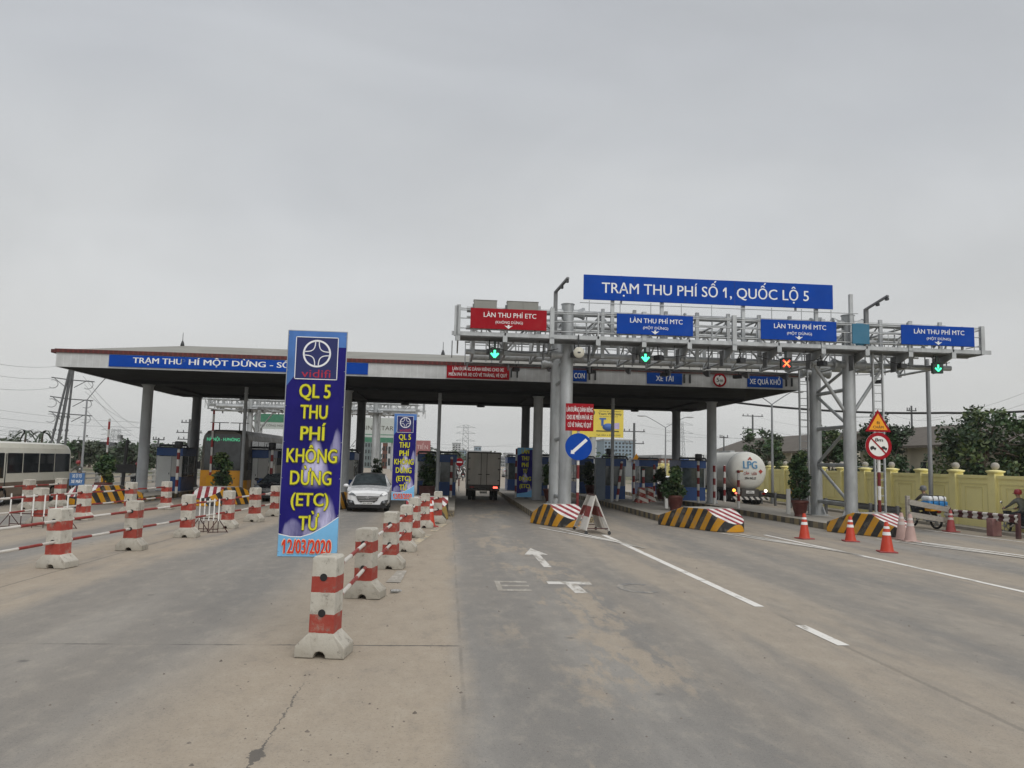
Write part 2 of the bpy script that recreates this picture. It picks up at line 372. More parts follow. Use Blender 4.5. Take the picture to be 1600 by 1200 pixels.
d3 = math_(t, 'SUBTRACT', X, .22); k3 = line(math_(t, 'ADD', d3, math_(t, 'MULTIPLY', wob2, .4)), .03, mrange(t, noise(t, P, .8, 3), .42, .6), .28)
d4 = math_(t, 'ADD', math_(t, 'ADD', X, 7.7), math_(t, 'MULTIPLY', wob, .25)); k4 = line(d4, .03, mrange(t, noise(t, P, .7, 3), .35, .5), .55)
d5 = math_(t, 'ADD', math_(t, 'SUBTRACT', X, 5.45), math_(t, 'MULTIPLY', wob2, .6)); k5 = line(d5, .05, mrange(t, Y, 12, 13, 1, 0), .3)
k = math_(t, 'MAXIMUM', math_(t, 'MAXIMUM', math_(t, 'MAXIMUM', k1, k2), math_(t, 'MAXIMUM', k3, k4)), k5)
cc = mixc(t, k, cc, (.085, .08, .075))
# oil dripped along the lane middles
vo2 = N(t, 'ShaderNodeTexVoronoi'); vo2.inputs['Scale'].default_value = 1.5; t.links.new(P, vo2.inputs['Vector'])
mid = None
for cx in (-4.7, 2.0, 8.3, -9.3, 14.0):
    q = band(cx, .15, .7); mid = q if mid is None else math_(t, 'MAXIMUM', mid, q)
oil = math_(t, 'MULTIPLY', mrange(t, math_(t, 'ADD', vo2.outputs['Distance'], math_(t, 'MULTIPLY', grit, .2)), .13, .24, 1, 0), mid)
cc = mixc(t, math_(t, 'MULTIPLY', oil, .7), cc, (.10, .097, .092))
# loose pebbles, clods and gum spots
vo = N(t, 'ShaderNodeTexVoronoi'); vo.inputs['Scale'].default_value = 2.4; t.links.new(P, vo.inputs['Vector'])
peb = math_(t, 'MULTIPLY', math_(t, 'LESS_THAN', vo.outputs['Distance'], .045), mrange(t, grit, .48, .52))
cc = mixc(t, math_(t, 'MULTIPLY', peb, .65), cc, (.11, .095, .08))
t.links.new(cc, b.inputs['Base Color']); t.links.new(mrange(t, grit, .2, .8, .75, .95), b.inputs['Roughness']); b.inputs['Specular IOR Level'].default_value = .25
bp = N(t, 'ShaderNodeBump'); bp.inputs['Strength'].default_value = .35; bp.inputs['Distance'].default_value = .01
t.links.new(math_(t, 'ADD', fine, math_(t, 'MULTIPLY', grit, .6)), bp.inputs['Height']); t.links.new(bp.outputs[0], b.inputs['Normal'])
g = MB(); g.add([(-23.5, -20, 0), (21.4, -20, 0), (21.4, 420, 0), (-23.5, 420, 0)], [(0, 1, 2, 3)]); struct(g, 'road', m)
# small stones and clods lying loose on the concrete: nobody could count them
R_ = random.Random(5); g = MB()
for i in range(420):
    x, y = R_.uniform(-4.5, 7.5), 5.2+R_.random()**1.6*15; q = R_.uniform(.004, .014) if R_.random() < .9 else R_.uniform(.014, .028)
    if R_.random() < .5: x = R_.gauss(-1.3, .9)
    a = R_.uniform(0, 6.28); vs = [(x+q*math.cos(a+k*1.2566)*R_.uniform(.7, 1.3), y+q*math.sin(a+k*1.2566)*R_.uniform(.7, 1.3), .0) for k in range(5)]+[(x, y, q*R_.uniform(.5, 1.1))]
    g.add(vs, [(k, (k+1) % 5, 5) for k in range(5)])
tag(g.build('loose_gravel', M('loose stone', (.15, .13, .11), .9, 0, .3, 5, .3)), 'loose small stones scattered over the dusty road', None, None, 'stuff')
# raised footway at the foot of the yellow wall
g = MB(); g.b2(21.4, 27, -10, 90, -.02, .12); struct(g, 'footway', paving)

# ---------------------------------------------------------------- painted markings
def worn(name, c, lo, hi):
    m, t, b = base(name); P = N(t, 'ShaderNodeTexCoord').outputs['Object']
    p = N(t, 'ShaderNodeMapping'); p.inputs['Scale'].default_value = (1, .35, 1); t.links.new(P, p.inputs[0])
    n = noise(t, p.outputs[0], 4.5, 9, .72)
    t.links.new(mixc(t, mrange(t, n, lo, hi), c, (.30, .275, .235)), b.inputs['Base Color']); b.inputs['Roughness'].default_value = .8
    return m
wp = worn('worn road paint', (.68, .66, .62), .52, .68); wp4 = worn('half worn road paint', (.58, .56, .52), .46, .64); wp2 = worn('faint road paint', (.46, .43, .38), .34, .54); wp3 = worn('faded yellow road paint', (.52, .44, .30), .38, .6)
_zc = [0]
def strip_(name, pts, mat):          # polyline of (x, y, halfwidth); each sheet a little above the last
    _zc[0] += 1; z = .004+.0007*_zc[0]
    g = MB()
    for (a, b_) in zip(pts, pts[1:]):
        d = (Vector(b_[:2])-Vector(a[:2])).normalized(); n = Vector((d.y, -d.x))
        g.add([(a[0]-n.x*a[2], a[1]-n.y*a[2], z), (a[0]+n.x*a[2], a[1]+n.y*a[2], z), (b_[0]+n.x*b_[2], b_[1]+n.y*b_[2], z), (b_[0]-n.x*b_[2], b_[1]-n.y*b_[2], z)], [(0, 1, 2, 3)])
    return struct(g, name, mat)
for y0, y1 in ((16.2, 26.0), (13.25, 16.15), (10.45, 11.75)): strip_('lane_line', [(5.45-(y0-10)*.012, y0, .085), (5.45-(y1-10)*.012, y1, .085)], wp)
strip_('lane_line', [(11.72, 14.2, .08), (11.62, 19.5, .08), (11.22, 27.0, .08)], wp)
strip_('lane_line', [(12.3, 5, .08), (11.9, 11.5, .08)], wp2)
strip_('lane_line', [(17.6, 18.2, .09), (15.9, 25.4, .09)], wp)
strip_('lane_line', [(20.6, 22, .07), (19.4, 30.5, .07)], wp)
strip_('lane_line', [(-.02, 29.9, .10), (-.45, 26.2, .11)], wp3); strip_('lane_line', [(-.55, 25.2, .11), (-.95, 21.9, .12)], wp3); strip_('lane_line', [(-1.0, 15.4, .14), (-.92, 17.0, .1)], wp2)
# splayed gore lines in front of the island noses
def gore(x, y, dx, n=4):
    for i in range(n):
        u = i/(n-1)
        strip_('gore_marking', [(x-dx*(1-u)*.55, y-.3-u*.4, .05), (x+dx*(.5+.15*u), y-5.4-u*1.1, .07)], wp2 if i % 2 else wp)
gore(4.4, 28.6, 1.9); gore(10.6, 27.6, 1.5); gore(15.6, 26.4, 1.4, 3)
# lane arrow and the worn ETC letters on the road
g = MB(); z = .004
g.add([(2.24, 17.9, z), (2.42, 17.9, z), (2.42, 20.2, z), (2.24, 20.2, z)], [(0, 1, 2, 3)]); g.add([(2.02, 20.2, z), (2.64, 20.2, z), (2.33, 21.7, z)], [(0, 1, 2)]); struct(g, 'lane_arrow', wp4)
g = MB(); g.add([(2.03, 15.45, z), (2.90, 15.45, z), (2.90, 15.78, z), (2.03, 15.78, z)], [(0, 1, 2, 3)]); g.add([(2.40, 14.45, z), (2.64, 14.45, z), (2.60, 15.45, z), (2.38, 15.45, z)], [(0, 1, 2, 3)]); struct(g, 'road_lettering', wp4)
g = MB()
for y in (14.6, 15.1, 15.6): g.add([(1.08, y, z), (1.62, y, z), (1.62, y+.18, z), (1.08, y+.18, z)], [(0, 1, 2, 3)])
g.add([(.98, 14.6, z), (1.08, 14.6, z), (1.08, 15.78, z), (.98, 15.78, z)], [(0, 1, 2, 3)]); struct(g, 'road_lettering', wp2)
g = MB()
for i in range(9):
    a, b_ = math.radians(50+i*29), math.radians(50+(i+1)*29)
    g.add([(3.75+r*.42*math.cos(q), 15.1+r*.6*math.sin(q), z) for r, q in ((.72, a), (1, a), (1, b_), (.72, b_))], [(0, 1, 2, 3)])
struct(g, 'road_lettering', worn('nearly gone road paint', (.17, .165, .16), .4, .6))

# ---------------------------------------------------------------- traffic islands and their striped concrete noses
curbm = STRIPE('faded black and yellow kerb', (.075, .07, .062), (.30, .235, .12), (0, 1, 0), .8, .5, 0, .85, .55, (.26, .225, .175), 1.3, .38)
flank = STRIPE('black and yellow diagonal paint', (.022, .022, .022), lin('#cf930f'), (0, 1, .62), .56, .5, .1, .6, .55, (.23, .205, .165), 2.4, .46)
flank_d = STRIPE('dusty black and yellow diagonal paint', (.045, .042, .037), (.36, .25, .07), (0, 1, .62), .56, .5, .1, .75, .5, (.27, .23, .17), 1.6, .42)
patchm = STRIPE('red and white diagonal paint', (.74, .72, .70), lin('#8e1f2c'), (1, .75, 0), .42, .5, .06, .6, .35, (.32, .26, .22), 3, .45)
ISL = [(-17.3, -14.6, 38.5, -17.4, -14.7), (-11.9, -9.5, 39, -11.9, -9.6), (-7.0, -5.0, 37, -7.0, -5.0), (-1.9, .3, 33.2, -1.9, .65), (3.65, 6.0, 31.2, 3.55, 5.9), (9.0, 11.4, 30.6, 8.45, 10.8), (14.9, 17.6, 29.4, 13.5, 16.4)]
for i, (a, b_, y0, a2, b2_) in enumerate(ISL):
    y1 = 63.; g = MB()
    vs = [(a, y0, -.02), (b_, y0, -.02), (b2_, y1, -.02), (a2, y1, -.02), (a, y0, .25), (b_, y0, .25), (b2_, y1, .25), (a2, y1, .25)]
    g.add(vs, [(4, 5, 6, 7)], 0); g.add(vs, [(0, 1, 5, 4), (1, 2, 6, 5), (2, 3, 7, 6), (3, 0, 4, 7)], 1)
    struct(g, 'traffic_island', [paving, curbm])
def nose_bm(L, W, h, cham=.95):
    bm = bmesh.new(); r = .75
    pl = [(-W/2, L), (-W/2, r)] + [(-W/2*math.cos(q), r-r*math.sin(q)) for q in [math.pi*k/16 for k in range(1, 16)]] + [(W/2, r), (W/2, L)]
    lo = [bm.verts.new((x, y, 0)) for x, y in pl]; hi = [bm.verts.new((x*.97, y, h)) for x, y in pl]; n = len(pl)
    bm.faces.new(lo); bm.faces.new(hi[::-1])
    for k in range(n): bm.faces.new((lo[k], hi[k], hi[(k+1) % n], lo[(k+1) % n]))
    bmesh.ops.recalc_face_normals(bm, faces=bm.faces)
    def cut(p, nrm, mi):
        geo = bm.verts[:]+bm.edges[:]+bm.faces[:]
        rr = bmesh.ops.bisect_plane(bm, geom=geo, plane_co=p, plane_no=nrm, clear_outer=True)
        ed = [q for q in rr['geom_cut'] if isinstance(q, bmesh.types.BMEdge)]
        ff = bmesh.ops.contextual_create(bm, geom=ed)['faces']
        for q in ff: q.material_index = mi
    for q in bm.faces: q.material_index = 2 if abs(q.normal.z) > .7 else 0
    cut((0, cham, h), Vector((0, -.5, cham)).normalized(), 1)      # sloping face for the red and white patch
    cut((0, L*.6, h), Vector((0, .42, L*.4)).normalized(), 2)     # back runs down to the island kerb
    bmesh.ops.recalc_face_normals(bm, faces=bm.faces)
    return bm
def nose(label, x, y, L, W, h, rz=0, mats=None):
    bm = nose_bm(L, W, h); me = bpy.data.meshes.new('island_nose'); bm.to_mesh(me); bm.free()
    for q in (mats or [flank, patchm, conc]): me.materials.append(q)
    o = bpy.data.objects.new('island_nose', me); col.objects.link(o); o.location = (x, y, .004); o.rotation_euler = (0, 0, rz)
    bv = o.modifiers.new('bevel', 'BEVEL'); bv.width = .03; bv.segments = 2; bv.limit_method = 'ANGLE'; bv.angle_limit = math.radians(35)
    tag(o, label, 'island nose', 'striped concrete noses of the toll islands')
T_ = math.radians(24)
nose('black and yellow concrete island nose farthest left, beside the cream bus', -16.6, 36.0, 3.4, 1.5, .85, -T_)
nose('black and yellow concrete island nose in front of the yellow coach', -11.4, 36.8, 3.4, 1.5, .85, -T_)
nose('black and yellow concrete island nose hidden behind the white car', -6.1, 35.2, 3.0, 1.5, .8, -T_)
nose('dusty concrete island nose with dull brown stripes left of the box truck lane', -.85, 31.0, 3.4, 1.8, .85, 0, [flank_d, patchm, conc])
nose('black and yellow concrete island nose behind the folding A frame barrier', 4.78, 28.6, 2.35, 1.3, .80, T_)
nose('black and yellow concrete island nose beside the leftmost orange cone', 10.55, 27.7, 3.7, 1.4, .80, T_)
nose('black and yellow concrete island nose under the eight metre limit sign', 16.25, 26.5, 2.9, 1.4, .80, T_)
# ---------------------------------------------------------------- red and white concrete barrier posts and their rails
def post_paint():
    m, t, b = base('painted barrier concrete'); c = N(t, 'ShaderNodeTexCoord'); P = c.outputs['Object']; oi = N(t, 'ShaderNodeObjectInfo'); rv = oi.outputs['Random']
    off = N(t, 'ShaderNodeVectorMath', operation='ADD'); cmb = N(t, 'ShaderNodeCombineXYZ'); t.links.new(math_(t, 'MULTIPLY', oi.outputs['Random'], 40), cmb.inputs[0])
    t.links.new(P, off.inputs[0]); t.links.new(cmb.outputs[0], off.inputs[1]); V = off.outputs[0]
    z = N(t, 'ShaderNodeSeparateXYZ'); t.links.new(P, z.inputs[0])
    zz = math_(t, 'ADD', math_(t, 'ADD', z.outputs[2], math_(t, 'MULTIPLY', math_(t, 'SUBTRACT', rv, .5), .05)), math_(t, 'MULTIPLY', math_(t, 'SUBTRACT', noise(t, V, 9, 4), .5), .035))
    def bandz(a, b_): return math_(t, 'MULTIPLY', math_(t, 'GREATER_THAN', zz, a), math_(t, 'LESS_THAN', zz, b_))
    red = math_(t, 'MAXIMUM', bandz(.285, .505), bandz(.765, .955))
    n1 = noise(t, V, 4, 9, .75); n2 = noise(t, V, 8, 9, .8)
    wcol = mixc(t, mrange(t, n1, .35, .7), (.56, .545, .50), (.43, .405, .355))
    wcol = mixc(t, mrange(t, zz, .02, .30, .7, 0), wcol, (.34, .315, .27))
    rcol = mixc(t, mrange(t, n1, .35, .7), (.34, .045, .032), (.38, .085, .06))
    rcol = mixc(t, mrange(t, n1, .52, .66, 0, .75), rcol, (.44, .30, .25))
    cc = mixc(t, red, wcol, rcol)
    cc = mixc(t, 1.0, cc, mixc(t, rv, (.78, .76, .72), (1.04, 1.03, 1.0)), 'MULTIPLY')
    cc = mixc(t, mrange(t, n2, .535, .66, 0, .8), cc, (.15, .14, .125))
    t.links.new(cc, b.inputs['Base Color']); b.inputs['Roughness'].default_value = .85
    bp = N(t, 'ShaderNodeBump'); bp.inputs['Strength'].default_value = .5; bp.inputs['Distance'].default_value = .012
    t.links.new(noise(t, V, 22, 6, .7), bp.inputs['Height']); t.links.new(bp.outputs[0], b.inputs['Normal'])
    return m
PP = post_paint()
def make_post():
    r = thing('barrier_post', 'x', 'barrier post')
    g = MB(); D = .19
    pr = [(-.31, 0), (-.075, 0), (-.07, .035), (-.045, .068), (0, .08), (.045, .068), (.07, .035), (.075, 0), (.31, 0), (.31, .13), (.155, .285), (.15, 1.17), (.125, 1.2), (-.125, 1.2), (-.15, 1.17), (-.155, .285), (-.31, .13)]
    n = len(pr); vs = [(x, -D-(.03 if z < .2 else 0), z) for x, z in pr]+[(x, D+(.03 if z < .2 else 0), z) for x, z in pr]
    g.add(vs, [tuple(range(n)), tuple(range(2*n-1, n-1, -1))]+[(i, n+i, n+(i+1) % n, (i+1) % n) for i in range(n)])
    g.build('concrete_body', PP, r, .012)
    for z in (.525, .95):
        h = MB(); h.tube((0, -D-.006, z), (0, D+.006, z), .046, n=16); h.build('hole_shade_plug', black, r)  # solid black plugs stand in for the shade inside the rail holes
    return r
post0 = make_post()
RAILM = STRIPE('red and white rail paint', lin('#8d2a22'), (.63, .60, .55), (1, 0, 0), 1.5, .5, .3, .5, .4, (.33, .25, .2), 5)
ROWG = 'red and white concrete posts of the lane barriers'
used = False
def row(rowname, pts, rz, ahead=None):
    global used
    prev = None
    for i, (x, y) in enumerate(pts):
        lab = '%s concrete post from the front in the %s' % (ORD[i], rowname)
        o = post0 if not used else copy_tree(post0, (x, y, 0)); used = True
        o.location = (x, y, .004); o.rotation_euler = (0, 0, math.radians(rz + random.uniform(-7, 7))); o.rotation_euler.x = math.radians(random.uniform(-.8, .8)); o.rotation_euler.y = math.radians(random.uniform(-.9, .9)); o.scale = (random.uniform(.97, 1.03), random.uniform(.97, 1.03), random.uniform(.975, 1.02)); tag(o, lab, 'barrier post', ROWG)
    full = ([ahead] if ahead else []) + list(pts)
    for i in range(len(full)-1):
        a, b_ = Vector((*full[i], 0)), Vector((*full[i+1], 0)); L = (b_-a).length
        for z, nm in ((.95, 'upper'), (.525, 'lower')):
            g = MB(); sag = random.uniform(-.012, .012)
            g.path([(.0, 0, 0), (L*.5, 0, -.012+sag), (L, 0, 0)], .03, 10)
            k = i if not ahead else i-1
            lab = '%s striped rail %s of the %s' % (nm, ('before the first post' if k < 0 else 'between %s and %s posts' % (ORD[k], ORD[k+1])), rowname)
            o = solo(g, 'barrier_rail', RAILM, lab, 'barrier rail', (a.x, a.y, z), math.atan2(b_.y-a.y, b_.x-a.x), 'striped rails of the lane barriers')
row('nearest centre row', [(-1.44, 9.85), (-1.36, 13.8), (-1.2, 17.4), (-1.07, 20.6), (-1.0, 24.2), (-.78, 27.6), (-.35, 29.6)], -5)
row('left row beside the banner', [(-7.95, 16.9), (-7.69, 20.0), (-7.42, 23.2), (-7.12, 26.2), (-6.92, 28.9), (-6.78, 31.6)], -5, (-8.2, 13.6))
row('far left row beside the bus', [(-12.85, 25.9), (-12.6, 28.3), (-12.3, 31.5), (-11.95, 34.4)], -5, (-13.1, 22.4))
row('farthest row against the bus', [(-16.85, 33.0), (-16.6, 35.0)], -5, (-17.0, 30))

# ---------------------------------------------------------------- banners
ban_blue = M('navy banner vinyl', lin('#23206f'), .4, 0, .12, .9, 0)
ban_light = M('light blue banner vinyl', lin('#79b4dd'), .4, 0, .10, 1.5, 0, spec=.12)
ban_sky = M('steel blue banner vinyl', lin('#4f76b4'), .4, 0, .25, 1.1, 0, spec=.12)
ban_glow = M('lilac white flame print', lin('#b9b6dd'), .4, 0, .15, 4, 0)
ban_glow2 = M('violet flame print', lin('#5550a8'), .4, 0, .15, 4, 0)
ban_yel = M('yellow banner lettering', lin('#d3cf38'), .4, 0, .04, 2, 0, spec=.12)
ban_out = M('dark letter outline', lin('#6b6a2a'), .4, 0, .04, 2, 0)
ban_red = M('orange red banner lettering', lin('#d8432a'), .4, 0, .06, 2, 0, spec=.12)
ban_logo = M('dark red banner lettering', lin('#a8263f'), .4, 0, .05, 2, 0)
ban_wht = M('white banner print', (.78, .79, .82), .4, 0, .03, 2, 0)
def flame_vinyl(name, blobs):
    """navy vinyl with the printed soft lilac flames, (x, z, half width, half height, strength) each"""
    m, t, b = base(name); P = N(t, 'ShaderNodeTexCoord').outputs['Object']; q = N(t, 'ShaderNodeSeparateXYZ'); t.links.new(P, q.inputs[0])
    st = noise(t, coordn(t, 'Object', (1, 1, .22)), 9, 5, .6); wx = math_(t, 'ADD', q.outputs[0], math_(t, 'MULTIPLY', math_(t, 'SUBTRACT', st, .5), .16)); tot = None
    for x, z, a, c, k in blobs:
        dx = math_(t, 'DIVIDE', math_(t, 'SUBTRACT', wx, x), a); dz = math_(t, 'DIVIDE', math_(t, 'SUBTRACT', q.outputs[2], z), c)
        wide = math_(t, 'ADD', 1.0, math_(t, 'MULTIPLY', dz, .55)); dx = math_(t, 'MULTIPLY', dx, math_(t, 'MAXIMUM', wide, .3))
        d = math_(t, 'ADD', math_(t, 'MULTIPLY', dx, dx), math_(t, 'MULTIPLY', dz, dz)); f = math_(t, 'MULTIPLY', mrange(t, d, .25, 1.1, 1, 0), k)
        tot = f if tot is None else math_(t, 'MAXIMUM', tot, f)
    f = math_(t, 'MULTIPLY', tot, mrange(t, st, .3, .65, .35, 1))
    n = noise(t, P, .9, 3); c0 = mixc(t, mrange(t, n, .3, .7), lin('#1a1660'), lin('#241f76'))
    t.links.new(mixc(t, f, c0, lin('#c9c6e6')), b.inputs['Base Color']); b.inputs['Roughness'].default_value = .5; b.inputs['Specular IOR Level'].default_value = .15
    bp = N(t, 'ShaderNodeBump'); bp.inputs['Strength'].default_value = .5; bp.inputs['Distance'].default_value = .05; t.links.new(noise(t, coordn(t, 'Object', (1.4, 1, .7)), 2.2, 3, .5), bp.inputs['Height']); t.links.new(bp.outputs[0], b.inputs['Normal']); return m
FV1 = flame_vinyl('navy vinyl with flame print', [(.04, 1.22, .17, .34, 1), (.20, .52, .15, .30, .95), (-.20, .36, .13, .14, .4), (.31, 1.45, .06, .25, .5), (.10, .35, .2, .14, .7)])
FV2 = flame_vinyl('navy vinyl with small flame print', [(.0, 1.15, .17, .34, 1), (.3, .4, .15, .25, .9)])
def emblem(par, cx, cz, R, y):
    g = MB(); g.ring(cx, cz, R, R*.87, y, .003, 40)
    for sx, sz in ((1, 1), (-1, 1), (1, -1), (-1, -1)):            # four curved arms make the star
        pts = [(R*(.13+.76*(u**2.3)), R*(.13+.76*((1-u)**2.3))) for u in [k/10 for k in range(11)]]
        for (a, b_), (c_, d_) in zip(pts, pts[1:]):
            nx, nz = b_-d_, c_-a; l = math.hypot(nx, nz); nx, nz = nx/l*R*.035, nz/l*R*.035
            g.plate([(cx+sx*(a-nx), cz+sz*(b_-nz)), (cx+sx*(a+nx), cz+sz*(b_+nz)), (cx+sx*(c_+nx), cz+sz*(d_+nz)), (cx+sx*(c_-nx), cz+sz*(d_-nz))], y, .003)
    g.build('emblem', ban_wht, par)
def banner(label, loc, foot, words, logo=True, W=.765, Hh=2.98):
    r = thing('vertical_banner', label, 'banner', loc, 0, 'blue vertical banners of the toll lanes'); w2 = W/2
    g = MB(); g.b2(-w2, w2, -.008, .008, 0, Hh); pn = g.build('banner_panel', FV1 if logo else FV2, r)
    y = -.011
    g = MB()
    if logo:
        wave = [(-w2, 0), (w2, 0), (w2, Hh*.172), (w2*.6, Hh*.134), (w2*.1, Hh*.097), (-w2*.25, Hh*.083), (-w2*.6, Hh*.083), (-w2, Hh*.094)]
        g.plate(wave, y, .002, 1); k = [(a, b_+.012) for a, b_ in wave[2:]]; g.plate(wave[2:]+k[::-1], y-.0015, .002, 2)
        g.build('light_blue_wave', [ban_sky, ban_light, ban_wht], pn); g = MB()
        g.plate([(-w2, Hh*.75), (-w2*.72, Hh*.80), (-w2*.72, Hh), (-w2, Hh)], y, .002, 0); g.plate([(-w2*.72, Hh*.965), (w2*.72, Hh*.965), (w2*.72, Hh), (-w2*.72, Hh)], y, .002, 0)
        g.plate([(w2*.72, Hh*.93), (w2, Hh*.93), (w2, Hh), (w2*.72, Hh)], y, .002, 0)
    else:
        g.plate([(-w2, 0), (w2, 0), (w2, Hh*.16), (w2*.3, Hh*.10), (-w2, Hh*.07)], y, .002, 1); g.build('light_blue_wave', [ban_sky, ban_light, ban_wht], pn); g = MB()
        g.plate([(-w2, Hh), (-w2, Hh*.84), (-w2*.3, Hh*.90), (w2*.3, Hh*.96), (w2, Hh*.965), (w2, Hh)], y, .002, 1)
    g.build('light_blue_print', [ban_sky, ban_light, ban_wht], pn)
    for s, z0, h, wd in words:
        LINE(pn, [ban_yel], s, 0, Hh*z0, h, y-.016, wd*W, .022); LINE(pn, [ban_out], s, 0.002, Hh*z0-.002, h, y-.004, wd*1.02*W, .04, 'letter_outline', True)
    if logo:
        g = MB(); g.plate([(-w2*.73, Hh*.783), (w2*.72, Hh*.783), (w2*.72, Hh*.973), (-w2*.73, Hh*.973)], y-.002, .002, 0)
        a = [(-w2*.73, Hh*.783), (w2*.72, Hh*.783), (w2*.72, Hh*.973), (-w2*.73, Hh*.973)]
        for p, q in zip(a, a[1:]+a[:1]):
            g.b2(min(p[0], q[0])-.005, max(p[0], q[0])+.005, y-.005, y-.001, min(p[1], q[1])-.005, max(p[1], q[1])+.005, 1)
        lp = g.build('logo_panel', [M('logo panel blue', lin('#22295f'), .4, 0, .05, 2, 0), ban_wht], pn)
        emblem(pn, 0, Hh*.899, W*.243, y-.006)
        g = MB(); TXT(g, 'vidifi', 0, Hh*.791, .105, y-.006, W*.50, .0); g.build('logo_lettering', ban_logo, pn)
        g = MB(); TXT(g, '12/03/2020', 0.0, Hh*.0145, .172, y-.005, W*.825, .045, 1, fat=True); TXT(g, '12/03/2020', 0, Hh*.0145, .172, y-.016, W*.80, .026, 0); g.build('date_lettering', [ban_red, M('pale date outline', lin('#e9c9b4'), .4, 0, .03, 2, 0)], pn)
    g = MB(); px = .1; g.tube((px, .03, -foot), (px, .03, Hh), .018, n=8); g.b2(-w2, w2, .014, .034, Hh-.05, Hh-.02); g.b2(-w2, w2, .014, .034, .02, .05)
    g.tube((px, .03, -foot), (px, .03, -foot+.03), .11, n=14); g.build('banner_pole', dark, r)
    g = MB()
    for sx in (-1, 1): g.tube((sx*(w2+.004), .004, -.01), (sx*(w2+.004), .004, Hh+.01), .009, n=8)
    g.tube((-w2, .004, -.005), (w2, .004, -.005), .009, n=8); g.tube((-w2, .004, Hh+.005), (w2, .004, Hh+.005), .009, n=8)
    for k in range(7):
        for sx in (-1, 1): g.tube((sx*(w2-.012), -.02, .06+k*(Hh-.12)/6), (sx*(w2+.006), .01, .075+k*(Hh-.12)/6), .004, n=5)
    g.build('frame', steel, r)
    return r
BW = [('QL 5', .699, .178, .54), ('THU', .606, .178, .47), ('PHÍ', .510, .178, .43), ('KHÔNG', .411, .178, .86), ('DỪNG', .313, .178, .70), ('(ETC)', .220, .165, .64), ('TỪ', .115, .178, .34)]
p = Q(480, 870, 10.5)
banner('tall navy vidifi banner with yellow lettering, standing at the nearest concrete post', (p.x+.0, 10.5, 1.09), 1.08, BW)
p = Q(629, 781, 26.5)
banner('small distant navy banner with logo and yellow lettering beside the white car', (p.x, 26.5, 1.0), .99, BW, True, .75, 2.9)
p = Q(819.5, 776, 45.2)
banner('navy banner without a logo on the island right of the box truck', (p.x, 45.2, .32), .06, [('LÀN', .885, .24, .48), ('THU', .745, .24, .48), ('PHÍ', .61, .24, .44), ('TỰ', .49, .22, .28), ('ĐỘNG', .335, .22, .78), ('(ETC)', .185, .22, .66)], False, .92, 2.85)

